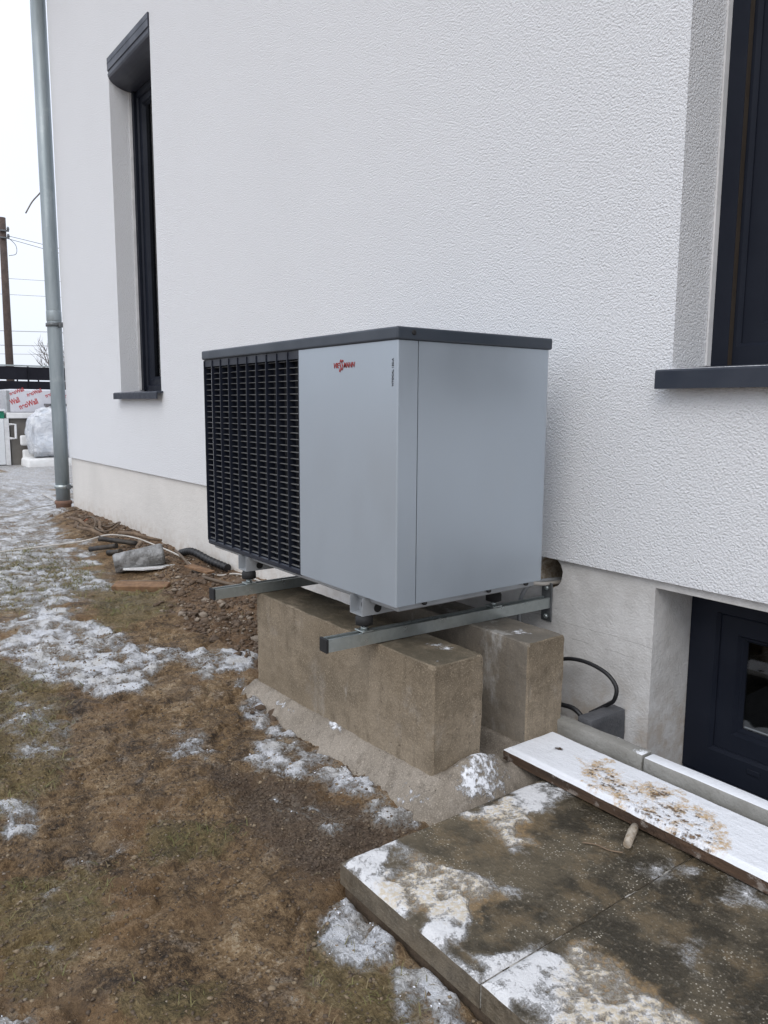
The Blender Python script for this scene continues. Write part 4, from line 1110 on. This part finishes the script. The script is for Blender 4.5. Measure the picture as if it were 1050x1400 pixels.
PLANK_MUD = [[(0.32, 0.49), (0.39, 0.54), (0.51, 0.5), (0.64, 0.56), (0.73, 0.52), (0.85, 0.44), (0.89, 0.33), (0.82, 0.31), (0.62, 0.34), (0.43, 0.39)]]
def plank_snow(X, Y):
    nz = fbm(X, Y, 10.0, 4, 101)
    m = np.zeros(X.shape)
    for p in PLANK_MUD: m = np.maximum(m, np.clip(0.5 + (polydist(X, Y, p) + (nz - .5) * .12) / 0.08, 0, 1))
    s = 0.95 - 0.42 * m + (fbm(X, Y, 25, 3, 105) - .5) * 0.5
    spot = np.exp(-(((X - 0.235) / 0.022) ** 2 + ((Y - 0.50) / 0.018) ** 2))
    s = s - 1.1 * spot
    return s, m
pk = topped('plank', 0.118, 1.75, 0.362, 0.600, 0.078, 0.112, 0.008, plank_snow, 'old_plank_with_snow', None, 0.009, 0.004)
tag(recentre(pk), 'brown wooden plank covered with trodden snow along the kerb', 'plank')

# small wooden peg on the slab
t = recentre(put('wooden_peg', tubem([(0.634, 0.352, 0.084), (0.645, 0.327, 0.0845), (0.660, 0.294, 0.084), (0.676, 0.260, 0.0835)], [.0105, .0125, .0120, .0110], 12), 'pale_wood'))
tag(t, 'short pale wooden stub lying on the wet paving by the plank', 'wood stub')
t = recentre(put('twig', tubem(spline([(0.590, 0.185, 0.0745), (0.62, 0.205, 0.0755), (0.655, 0.212, 0.075), (0.684, 0.232, 0.075)]), .0020, 6), 'stick_wood'))
tag(t, 'thin twig on the paving next to the pale wooden stub', 'twig')

# ------------------------------------------------------------------ cables by the blocks
def cable(name, pts, r, mat, label, cat='cable', group=None, n=10):
    return tag(recentre(put(name, tubem(spline(pts, n), r, 8), mat)), label, cat, group)
cable('black_cable', [(-0.08, 0.80, 0.26), (0.00, 0.80, 0.302), (0.09, 0.80, 0.315), (0.18, 0.80, 0.300), (0.226, 0.80, 0.262), (0.222, 0.80, 0.215), (0.18, 0.82, 0.178), (0.12, 0.80, 0.13)], 0.0075, 'cable_black', 'black cable arching from the rear block down to the dark edging stone')
cable('ground_cable', [(-0.10, 0.72, 0.13), (0.04, 0.74, 0.15), (0.10, 0.745, 0.148), (0.15, 0.75, 0.11)], 0.009, 'cable_black', 'black cable stub on the ground behind the rear block')
cable('white_lead', [(-0.145, 1.0, 0.548), (-0.15, 0.86, 0.552), (-0.16, 0.80, 0.558), (-0.20, 0.70, 0.572), (-0.26, 0.60, 0.585)], 0.008, 'cable_white', 'pale cable coming out of the drilled hole under the heat pump')
cable('grey_lead', [(-0.155, 0.98, 0.555), (-0.17, 0.85, 0.560), (-0.20, 0.80, 0.54), (-0.23, 0.79, 0.47), (-0.24, 0.80, 0.36), (-0.24, 0.80, 0.20)], 0.0085, 'cable_grey', 'grey cable dropping from the drilled hole behind the rail')

# ------------------------------------------------------------------ debris along the plinth at the left
def G(x, y, h=0.0): return (x, y, gz(x, y) + h)
cable('white_cable', [G(-5.0, -0.6, .01), G(-4.95, -0.25, .015), G(-4.87, 0.1, .02), G(-4.75, 0.36, .05), (-4.55, 0.50, 0.165), (-4.25, 0.60, 0.180), (-4.0, 0.70, 0.140), (-3.6, 0.72, 0.125), (-3.2, 0.69, 0.105), G(-2.95, 0.74, .015), G(-2.7, 0.79, .015), G(-2.2, 0.82, .012)], 0.0062, 'cable_white', 'long pale cable arching over the rubble along the plinth')
cable('thin_cable', [G(-7.0, -0.3, .01), G(-7.1, 0.25, .02), G(-7.3, 0.55, .03), G(-7.9, 0.9, .02), G(-9.0, 1.0, .02)], 0.007, 'cable_white', 'pale cable on the snow left of the drainpipe foot')
cable('brown_cable', [G(-3.85, 0.80, .03), G(-3.45, 0.70, .03), G(-3.1, 0.66, .02), G(-2.8, 0.62, .02), G(-2.45, 0.66, .015)], 0.011, 'cable_brown', 'brown muddy cable lying on the rubble below the pale one')
for k, (cx_, cy_, r, lab) in enumerate(((-5.35, 0.55, 0.12, 'brown loop of cable on the earth near the drainpipe'), (-4.95, 0.62, 0.15, 'second larger loop of brown cable beside the black pipe offcuts'))):
    pts = [(cx_ + r * 1.8 * math.cos(a), cy_ + r * .45 * math.sin(a), gz(cx_, cy_) + .04 + .09 * max(0, math.sin(a + k))) for a in [i * .7 for i in range(11)]]
    cable('cable_loop', pts, 0.007, 'cable_brown', lab, 'cable', 'brown cable loops', 5)
# corrugated conduit
pts = spline([G(-3.75, .80, .02), G(-3.5, .79, .045), G(-3.2, .79, .045), G(-2.95, .815, .02)], 44)
b = tubem(pts, [(0.017, 0.020, 0.026, 0.029, 0.029, 0.026, 0.020, 0.017)[i % 8] for i in range(len(pts))], 12)
tag(recentre(put('conduit', b, 'cable_black')), 'black corrugated conduit lying against the plinth', 'conduit')
# crumpled grey tube
A, B = Vector(G(-3.66, 0.27, .068)), Vector(G(-3.56, 0.60, .085))
b = bmesh.new()
n, seg = 26, 32
rings = []
ax = (B - A).normalized(); u = ax.cross(Vector((0, 0, 1))).normalized(); v = u.cross(ax)
for i in range(n):
    s = i / (n - 1); c = A.lerp(B, s); ring = []
    for k in range(seg):
        a = 2 * math.pi * k / seg
        rr = 0.084 * (1 + 0.10 * math.sin(2 * a + 2.2 * s) + 0.07 * math.sin(3 * a - 4 * s) + 0.05 * (float(fbm(np.array([a * 1.5]), np.array([s * 5.]), 1.6, 3, 7)[0]) - .5) * 3)
        rr *= 1 - .16 * max(0, (abs(s - .5) - .42) / .08) ** 2
        ring.append(b.verts.new(c + (u * math.cos(a) + v * math.sin(a) * .92) * rr))
    rings.append(ring)
for i in range(n - 1):
    for k in range(seg): b.faces.new((rings[i][k], rings[i][(k + 1) % seg], rings[i + 1][(k + 1) % seg], rings[i + 1][k]))
for R_, c, sgn in ((rings[0], A, 1), (rings[-1], B, -1)):
    inner = [b.verts.new(c + (w.co - c) * .9 + ax * sgn * .012) for w in R_]
    deep = [b.verts.new(c + (w.co - c) * .85 + ax * sgn * .13) for w in R_]
    for k in range(seg):
        b.faces.new((R_[k], R_[(k + 1) % seg], inner[(k + 1) % seg], inner[k])); b.faces.new((inner[k], inner[(k + 1) % seg], deep[(k + 1) % seg], deep[k]))
    b.faces.new(deep)
bmesh.ops.recalc_face_normals(b, faces=b.faces[:])
tag(recentre(put('crumpled_tube', b, 'grey_tube_plastic', smooth=True)), 'crumpled grey tube lying on the rubble by the plinth', 'tube')
def chip(name, pts, z, th, mat, label, cat):
    bm = prism(bmesh.new(), pts, z, z + th, 'z')
    return tag(recentre(put(name, bm, mat)), label, cat)
chip('white_sheet', [(-3.56, 0.30), (-3.47, 0.42), (-3.45, 0.55), (-3.50, 0.66), (-3.54, 0.55), (-3.58, 0.46), (-3.64, 0.36)], gz(-3.5, .4) + .035, .012, 'white_bead', 'torn white sheet scrap under the crumpled grey tube', 'sheet')
# brown board
bd = boxm(-.18, .18, -.05, .05, 0, .04, bev=.004)
o = tag(put('brown_board', bd, 'board_wood'), 'short brown wooden board lying in front of the crumpled tube', 'board')
o.location = (-3.10, 0.27, gz(-3.10, .27) + .002); o.rotation_euler = (R(7), 0, R(52))
bd = boxm(-.17, .17, -.025, .025, 0, .022, bev=.003)
o = tag(put('brown_board', bd, 'stick_wood'), 'grey-brown lath behind the short brown board', 'board')
o.location = (-3.20, 0.33, gz(-3.20, .33) + .012); o.rotation_euler = (R(-6), 0, R(55))
# black pipe offcuts
for k, (x, y, h, rz, ln, lab) in enumerate(((-4.42, 0.42, .05, 35, .26, 'black pipe offcut lowest in the debris heap'), (-4.36, 0.52, .09, 58, .30, 'black pipe offcut lying across the debris heap'),
                                          (-4.20, 0.44, .045, 15, .17, 'short black pipe offcut next to the crumpled grey tube'))):
    bm = tubem([(-ln / 2, 0, 0), (-ln / 2 + .03, 0, 0), (ln / 2 - .03, 0, 0), (ln / 2, 0, 0)], [.023, .019, .019, .023], 14)
    o = tag(put('pipe_offcut', bm, 'muddy_black'), lab, 'pipe', 'black pipe offcuts')
    o.location = G(x, y, h - .015); o.rotation_euler = (0, R(8 if k % 2 else -10), R(rz))
# sticks
st = [(-5.5, .55, .05, 10, .5), (-5.2, .62, .07, -8, .6), (-4.9, .50, .05, 20, .5), (-4.25, .66, .08, 35, .4), (-4.05, .58, .06, -20, .3), (-3.06, .66, .05, 20, .22)]
sl = ['thin stick lying near the drainpipe foot', 'long stick among the cable loops', 'stick in front of the cable loops', 'stick between black offcuts and plinth', 'short stick behind the crumpled grey tube', 'brown slat leaning in the rubble below the corrugated conduit']
for (x, y, h, rz, ln), lab in zip(st, sl):
    last = lab.startswith('brown')
    bm = boxm(-ln / 2, ln / 2, -.035, .035, -.008, .008, bev=.002) if last else tubem([(-ln / 2, 0, 0), (-ln / 6, .02, .01), (ln / 6, -.01, .005), (ln / 2, .01, 0)], [.014, .017, .015, .010], 8)
    o = tag(put('stick', bm, 'board_wood' if last else 'stick_wood'), lab, 'stick'); o.location = G(x, y, h); o.rotation_euler = (0, R(6), R(rz))

# stones in the rubble
SM = []
for k in range(7):
    bm = bmesh.new(); bmesh.ops.create_icosphere(bm, subdivisions=1, radius=1)
    sx, sy, sz = 1, .5 + .35 * random.random(), .28 + .3 * random.random()
    for v in bm.verts:
        q = random.uniform(.78, 1.1) + .8 * (float(fbm(np.array([v.co.x * 1.3 + k * 3 + v.co.z]), np.array([v.co.y * 1.3 - v.co.z]), 1.0, 2, 3 + k)[0]) - .5)
        v.co = Vector((v.co.x * sx * q, v.co.y * sy * q, v.co.z * sz * q))
    me = bpy.data.meshes.new('stone'); bm.to_mesh(me); bm.free()
    for f in me.polygons: f.use_smooth = False
    SM.append(me)
def stone_variants(m):
    out = []
    for me in SM:
        c = me.copy(); c.materials.append(MATS[m]); out.append(c)
    return out
SV = {m: stone_variants(m) for m in ('stone_brown', 'stone_grey', 'brick_red')}
def stone(x, y, r, m, lab, group):
    o = put('stone', random.choice(SV[m]), None)
    o.location = G(x, y, r * .12); o.scale = (r, r, r); o.rotation_euler = (random.uniform(-.4, .4), random.uniform(-.4, .4), random.uniform(0, 6.28))
    tag(o, lab, 'stone', group)
for i in range(75):
    if i < 48:
        x = random.uniform(-2.7, -1.1); y = random.uniform(.18, .82)
        lab, g = 'rough stone in the brown rubble left of the front concrete block', 'stones in the rubble beside the front block'
    else:
        x = random.uniform(-6.8, -2.7); y = random.uniform(.52, .83)
        lab, g = 'stone in the debris strip along the foot of the plinth', 'stones along the foot of the plinth'
    m = random.choices(['stone_brown', 'stone_grey', 'brick_red'], [.80, .15, .05])[0]
    stone(x, y, random.uniform(.018, .048), m, lab, g)
for (x, y, r, m) in ((-0.86, -.02, .028, 'stone_brown'), (-0.80, .0, .035, 'stone_brown'), (-0.84, -.07, .022, 'clod'), (-0.74, -.03, .024, 'stone_brown'), (-0.93, -.06, .018, 'stone_grey'), (-0.60, -.12, .02, 'stone_grey')):
    stone(x, y, r, 'stone_brown' if m == 'clod' else m, 'clod of earth on the snow in front of the concrete footing', 'clods in front of the footing')

# loose gravel, clods and crumbs: nobody could count them
def scatter_mesh(name, pts, radii, mat, squash=.6):
    base = bmesh.new(); bmesh.ops.create_icosphere(base, subdivisions=1, radius=1)
    bv = np.array([v.co[:] for v in base.verts]); bf = np.array([[v.index for v in f.verts] for f in base.faces]); base.free()
    n = len(pts); nv = len(bv)
    jit = 1 + .9 * (RNG.random((n, nv, 1)) - .5)
    ang = RNG.random(n) * 6.28; ca, sa = np.cos(ang), np.sin(ang)
    sc = np.stack([np.ones(n), .6 + .4 * RNG.random(n), squash * (.6 + .6 * RNG.random(n))], 1)
    V = bv[None] * jit * sc[:, None]
    X = V[..., 0] * ca[:, None] - V[..., 1] * sa[:, None]; Y = V[..., 0] * sa[:, None] + V[..., 1] * ca[:, None]
    V = np.stack([X, Y, V[..., 2]], -1) * np.asarray(radii)[:, None, None] + np.asarray(pts)[:, None]
    F = (bf[None] + (np.arange(n) * nv)[:, None, None]).reshape(-1, 3)
    me = bpy.data.meshes.new(name)
    me.vertices.add(n * nv); me.vertices.foreach_set('co', V.ravel())
    me.loops.add(F.size); me.loops.foreach_set('vertex_index', F.ravel().astype(np.int32))
    me.polygons.add(len(F)); me.polygons.foreach_set('loop_start', np.arange(0, F.size, 3, dtype=np.int32))
    me.update(calc_edges=True); me.validate()
    return put(name, me, mat)
def sample(n, x0, x1, y0, y1, prob):
    x = RNG.uniform(x0, x1, n); y = RNG.uniform(y0, y1, n)
    i = np.clip(np.searchsorted(gx, x), 1, len(gx) - 1); j = np.clip(np.searchsorted(gy, y), 1, len(gy) - 1)
    ok = RNG.random(n) < prob(x, y, i, j)
    ok &= ~((x > .27) & (y > -.39)) & ~((x > -1.05) & (x < .15) & (y > .03)) & (y < .84)
    return x[ok], y[ok], GZ[i[ok], j[ok]], i[ok], j[ok]
def stuff(o, label, cat): o['kind'] = 'stuff'; tag(o, label, cat); return o
x, y, z, i, j = sample(60000, -2.2, .95, -1.35, .08, lambda x, y, i, j: (.18 + .75 * gv[i, j]) * np.where(sn[i, j] > .12, .25, 1))
stuff(scatter_mesh('gravel', np.stack([x, y, z + .0005], 1), np.minimum(RNG.gamma(2.0, .0012, len(x)) + .0009, .0065 + .006 * (RNG.random(len(x)) < .01)), 'clod_soil'), 'fine dark gravel and soil crumbs in front of the footing', 'gravel')
x, y, z, i, j = sample(9000, -7, -1.0, .1, .86, lambda x, y, i, j: rb[i, j] ** 2 * (.40 + .7 * (fbm(x, y, 3.5, 3, 33) > .5)))
k = RNG.random(len(x)) < .82
P_ = np.stack([x, y, z + .003], 1); r_ = RNG.gamma(1.6, .0042, len(x)) + .003
stuff(scatter_mesh('rubble', P_[k], r_[k], 'stone_brown'), 'loose brown rubble along the foot of the plinth', 'rubble')
stuff(scatter_mesh('rubble_chips', P_[~k], r_[~k] * .9, 'stone_grey'), 'pale stone chips in the brown rubble', 'rubble')
x, y, z, i, j = sample(9000, -2.2, .95, -1.35, .1, lambda x, y, i, j: .5)
stuff(scatter_mesh('tan_crumbs', np.stack([x, y, z + .0003], 1), RNG.gamma(2.0, .0011, len(x)) + .0008, 'crumb_tan'), 'tan crumbs of dry earth scattered over the mud', 'soil')
x, y, z, i, j = sample(2600, -2.2, .95, -1.3, .1, lambda x, y, i, j: .2)
stuff(scatter_mesh('pale_chips', np.stack([x, y, z + .0005], 1), np.minimum(RNG.gamma(2, .0010, len(x)) + .0012, .005), 'stone_grey', .4), 'small pale chips scattered over the mud', 'stone chips')
x, y, z, i, j = sample(60000, -6, .95, -1.4, .2, lambda x, y, i, j: np.where((sn[i, j] > -.08) & (sn[i, j] < .3), .20, 0) * np.clip(1.2 - np.abs(x) / 4.5, .12, 1))
stuff(scatter_mesh('snow_crumbs', np.stack([x, y, z + .001], 1), np.minimum(RNG.gamma(1.6, .0010, len(x)) + .0008, .004), 'snow_white', .5), 'crumbs of old snow along the patch edges', 'snow')
# grass: short trampled blades
def grass(name, n, prob, mat, ln, region, label):
    x, y, z, i, j = sample(n, *region, prob)
    n = len(x)
    a = RNG.random(n) * 6.28; h = ln * (.5 + RNG.random(n)); lean = .78 + .36 * RNG.random(n)
    dx, dy = np.cos(a), np.sin(a); px, py = -dy, dx
    w = .0006 + .0007 * RNG.random(n)
    dist = np.clip(np.hypot(x - 1.8, y + 1.4) / 2.2, 1, 3.0); w = w * dist; h = h * np.clip(dist, 1, 1.4)
    b0 = np.stack([x - px * w, y - py * w, z - .003], 1); b1 = np.stack([x + px * w, y + py * w, z - .003], 1)
    m = np.stack([x + dx * h * lean * .45, y + dy * h * lean * .45, z + h * .55 * (1.25 - lean * .8)], 1)
    pw = np.stack([px * w * .8, py * w * .8, np.zeros(n)], 1)
    t = np.stack([x + dx * h * lean, y + dy * h * lean, z + h * np.clip(1.05 - lean * .9, .03, 1)], 1)
    V = np.stack([b0, b1, m + pw, m - pw, t], 1).reshape(-1, 3)
    base = (np.arange(n) * 5)[:, None]
    q = base + np.array([[0, 1, 2]]); q2 = base + np.array([[0, 2, 3]]); q3 = base + np.array([[3, 2, 4]])
    F = np.concatenate([q, q2, q3])
    me = bpy.data.meshes.new(name)
    me.vertices.add(len(V)); me.vertices.foreach_set('co', V.ravel())
    me.loops.add(F.size); me.loops.foreach_set('vertex_index', F.ravel().astype(np.int32))
    me.polygons.add(len(F)); me.polygons.foreach_set('loop_start', np.arange(0, F.size, 3, dtype=np.int32))
    me.update(calc_edges=True); me.validate()
    return stuff(put(name, me, mat), label, 'grass')
grass('grass', 70000, lambda x, y, i, j: gr[i, j] ** 1.5 * .5 * (fbm(x, y, 12, 3, 5) > .52), 'grass_green', .034, (-6.5, .95, -1.4, .6), 'short green grass in the trampled lawn')
grass('dead_grass', 70000, lambda x, y, i, j: (.015 + gr[i, j] * .16) * (fbm(x, y, 10, 3, 15) > .50), 'grass_straw', .026, (-6.5, .95, -1.4, .5), 'dead straw-coloured grass blades pressed into the mud')

# ------------------------------------------------------------------ the yard beyond the house corner
FXX = -17.0
fence = thing('fence', (FXX, 1.0, 0.0), 'dark horizontal board fence behind the stacked building material', 'fence')
bw, gap, top = 0.285, 0.030, 2.045
for seg in range(5):
    y0 = -6.2 + seg * 2.2
    for k in range(6):
        z1 = top - k * (bw + gap)
        put('board', boxm(FXX - .014, FXX + .014, y0 + .012, y0 + 2.188, z1 - bw, z1, bev=.003), 'fence_dark', fence)
    for q in range(5):
        put('board_batten', boxm(FXX - .030, FXX - .0145, y0 + .2 + q * .44, y0 + .23 + q * .44, .12, top - .02), 'fence_dark', fence)
for k in range(6):
    put('post', boxm(FXX - .04, FXX + .04, -6.2 + k * 2.2 - .011, -6.2 + k * 2.2 + .011, -.05, top + .01), 'fence_dark', fence)
put('cap_rail', boxm(FXX - .03, FXX + .03, -6.2, 4.8, top + .011, top + .04), 'galvanised_steel', fence)

SX = -14.6
cab = thing('white_cabinet', (SX - .3, 1.10, 0.0), 'white cabinet with side handle at the left edge of the picture', 'cabinet')
put('cabinet_body', boxm(SX - .62, SX - .022, 0.62, 1.60, 0.04, 0.945, bev=.01), 'white_plastic', cab)
put('cabinet_door', boxm(SX - .02, SX + .02, 0.62, 1.60, 0.05, 0.94, bev=.008), 'white_plastic', cab)
put('cabinet_frame', boxm(SX - .02, SX + .022, 1.605, 1.69, 0.04, 0.945, bev=.006), 'white_bead', cab)
hnd = bmesh.new(); tube(hnd, [(SX + .02, 1.69, .83), (SX + .03, 1.80, .83), (SX + .03, 1.80, .56), (SX + .02, 1.69, .56)], .025, 8)
put('handle', hnd, 'white_bead', cab)
gb = thing('green_crate', (SX - .3, 1.15, 0.946), 'green plastic crate on top of the white cabinet', 'crate')
b = bmesh.new()
for q in ((SX - .55, SX - .02, .70, .72, .947, 1.12), (SX - .55, SX - .02, 1.60, 1.62, .947, 1.12), (SX - .55, SX - .53, .72, 1.60, .947, 1.12), (SX - .04, SX - .02, .72, 1.60, .947, 1.12), (SX - .53, SX - .04, .72, 1.60, .947, .965)): box(b, *q)
put('crate_shell', b, 'green_plastic', gb)
put('crate_rim', boxm(SX - .015, SX + .004, .68, 1.64, 1.085, 1.125, bev=.004), 'white_plastic', gb)
o = tag(recentre(put('white_rag', prism(bmesh.new(), [(1.30, 1.13), (1.42, 1.22), (1.50, 1.20), (1.56, 1.13)], SX - .3, SX - .1), 'styrofoam')), 'small white scrap on the green crate', 'scrap')
tp = thing('panel_stack', (SX - .6, 2.1, 0), 'taupe boards standing under the wrapped insulation pack', 'boards')
for k, (y0, y1, dx_) in enumerate(((1.72, 2.02, .0), (2.03, 2.36, -.08), (2.37, 3.3, -.14))):
    put('panel', boxm(SX - 1.0, SX - .06 + dx_, y0, y1, 0.0, .94, bev=.006), 'taupe_panel', tp)
o = tag(recentre(put('foam_board', boxm(SX - 1.0, SX + .02, 1.66, 3.2, .945, 1.055, bev=.01), 'styrofoam')), 'white foam board under the insulation pack with red print', 'foam board')
ip = thing('insulation_pack', (SX - .5, 2.3, 1.058), 'silver insulation pack with slanted red lettering', 'insulation')
put('pack_body', boxm(SX - 1.0, SX, 1.72, 3.2, 1.058, 1.512, bev=.03, seg=3), 'foil_pack', ip)
put('pack_side_band', boxm(SX - .02, SX + .004, 1.675, 1.735, 1.07, 1.48, bev=.01), 'cable_grey', ip)
an = R(20)
xd = (0, math.cos(an), math.sin(an)); yd = (0, -math.sin(an), math.cos(an))
for (y, z, wd, hgt, word) in ((1.752, 1.385, .27, .075, 'neoWall'), (2.06, 1.365, .29, .08, 'neoWall'), (2.40, 1.35, .29, .08, 'neoWall'), (2.74, 1.34, .29, .08, 'neoWall'),
                              (1.752, 1.20, .18, .11, 'Wall'), (1.915, 1.115, .36, .11, 'neoWall'), (2.40, 1.11, .36, .11, 'neoWall')):
    put('lettering', text_mesh(word, (SX + .0012, y, z), xd, yd, hgt, wd, bold=.03), 'print_red', ip)
# wrapped bundle
wb = thing('wrapped_bundle', (SX + .35, 2.4, 0), 'bundle wrapped in crinkled clear film beside the drainpipe', 'bundle')
bm = bmesh.new(); bmesh.ops.create_cube(bm, size=1)
for v in bm.verts: v.co = Vector((SX + .42 + v.co.x * .55, 2.40 + v.co.y * .78, .70 + v.co.z * 1.0))
bmesh.ops.bevel(bm, geom=bm.edges[:], offset=.07, segments=3, affect='EDGES')
bmesh.ops.subdivide_edges(bm, edges=[e for e in bm.edges if e.calc_length() > .12], cuts=12, use_grid_fill=True)
bm.normal_update()
co = np.array([v.co[:] for v in bm.verts])
n1 = fbm(co[:, 1] * 1.2 + co[:, 0], co[:, 2], 3.5, 4, 61) - .5
for k, v in enumerate(bm.verts):
    tz = (v.co.z - .2)
    v.co += v.normal * n1[k] * .16
    v.co.y += -.06 * math.sin(tz * 4.2) * (1 if v.co.y < 2.4 else 0)
    if v.co.z > 1.05 and v.co.y < 2.35: v.co.z -= (2.35 - v.co.y) * .35
put('film', bm, 'clear_wrapping_film', wb, smooth=True)
put('blue_label', boxm(SX + .60, SX + .72, 2.62, 2.86, .56, 1.10, bev=.01), 'blue_plastic', wb)
put('dark_top', boxm(SX + .2, SX + .66, 2.30, 2.70, 1.19, 1.235, bev=.008), 'dark_plate', wb)
for k, (z0, lab) in enumerate(((.42, 'upper white foam beam poking out left of the wrapped bundle'), (.14, 'lower white foam beam poking out left of the wrapped bundle'))):
    o = tag(recentre(put('foam_beam', boxm(SX + .05, SX + .13, 1.86 + k * .03, 2.7, z0 + .0, z0 + .20, bev=.03, seg=2), 'styrofoam')), lab, 'foam beam')
bm = boxm(SX + .0, SX + .68, 1.86, 2.85, -.02, .195, bev=.05, seg=3)
bmesh.ops.subdivide_edges(bm, edges=[e for e in bm.edges if e.calc_length() > .12], cuts=8, use_grid_fill=True)
bm.normal_update(); co = np.array([v.co[:] for v in bm.verts]); n1 = fbm(co[:, 1] + co[:, 0], co[:, 2], 4, 3, 71) - .5
for k, v in enumerate(bm.verts): v.co += v.normal * n1[k] * .07
tag(recentre(put('white_sack', bm, 'styrofoam', smooth=True)), 'white sack lying in the snow under the wrapped bundle', 'sack')

# wooden pole with wires, far power lines, bare tree
pole = thing('utility_pole', (-30, 4.72, 0), 'dark wooden utility pole behind the fence', 'pole')
put('pole_shaft', tubem([(-30, 4.72, -.3), (-30, 4.74, 4), (-30, 4.77, 7.95)], [.15, .135, .12], 14), 'pole_wood', pole)
ins = bmesh.new()
for z in (7.45, 7.2): box(ins, -29.9, -29.82, 4.62, 4.95, z, z + .05); lathe(ins, [(.04, 0), (.05, .05), (.03, .12)], (-29.85, 4.92, z + .05), 10)
put('insulator', ins, 'dark_plate', pole)
put('pole_loop', tubem(spline([(-29.85, 4.9, 7.25), (-29.85, 5.15, 7.0), (-29.85, 5.15, 6.7), (-29.85, 4.9, 6.6)]), .012, 6), 'wire_grey', pole)
for k, (z0, z1, lab) in enumerate(((7.3, 6.35, 'upper service wire sloping from the pole towards the house'), (7.2, 5.9, 'lower service wire sloping from the pole towards the house'))):
    tag(put('service_wire', tubem(spline([(-29.85, 4.9, z0), (-29.0, 8.0, (z0 * .6 + z1 * .4) - .15), (-28, 13.0, z1)]), .011, 5), 'wire_grey'), lab, 'wire')
for k, z in enumerate((9.0, 7.9, 5.35, 4.35, 3.75, 2.9)):
    o = put('power_line', tubem(spline([(-60, -14, z + 1.2 + .25 * k), (-60, 5, z + 1.0), (-60, 24, z + 1.6)]), .020 if k in (2, 3) else .014, 5), 'wire_grey')
    tag(o, '%s of the far power lines crossing the white sky' % ('highest', 'second highest', 'third from the top', 'fourth from the top', 'second lowest', 'lowest')[k], 'power line', 'far power lines')
tree = thing('bare_tree', (-27, 6.4, 0), 'bare pale tree whose twigs show left of the drainpipe', 'tree')
rnd = random.Random(5)
tb = bmesh.new()
tube(tb, [(-27, 6.4, -.2), (-27.05, 6.38, 1.0), (-27, 6.35, 1.9)], [.13, .10, .07], 8)
put('trunk', tb, 'bark', tree)
cb = bmesh.new()
def branch(p, d, ln, r, lvl):
    pts = [p]; q = p; dd_ = d.normalized()
    for k in range(4):
        dd_ = (dd_ + Vector((rnd.uniform(-.25, .25), rnd.uniform(-.25, .25), rnd.uniform(-.1, .2)))).normalized()
        q = q + dd_ * ln / 4; pts.append(q)
    tube(cb, pts, [r * (1 - .18 * k) for k in range(5)], 5)
    if lvl < 3:
        for k in range(4 if lvl else 5):
            b0 = pts[rnd.randint(1, 4)]
            branch(b0, dd_ + Vector((rnd.uniform(-.9, .9), rnd.uniform(-.9, .9), rnd.uniform(-.2, .7))), ln * .62, r * .5, lvl + 1)
for k in range(7):
    a = k * .9
    branch(Vector((-27, 6.36, 1.3 + .09 * k)), Vector((.3 * math.cos(a), math.sin(a) - .25, .75)), 1.15, .045, 0)
put('crown', cb, 'bark', tree)
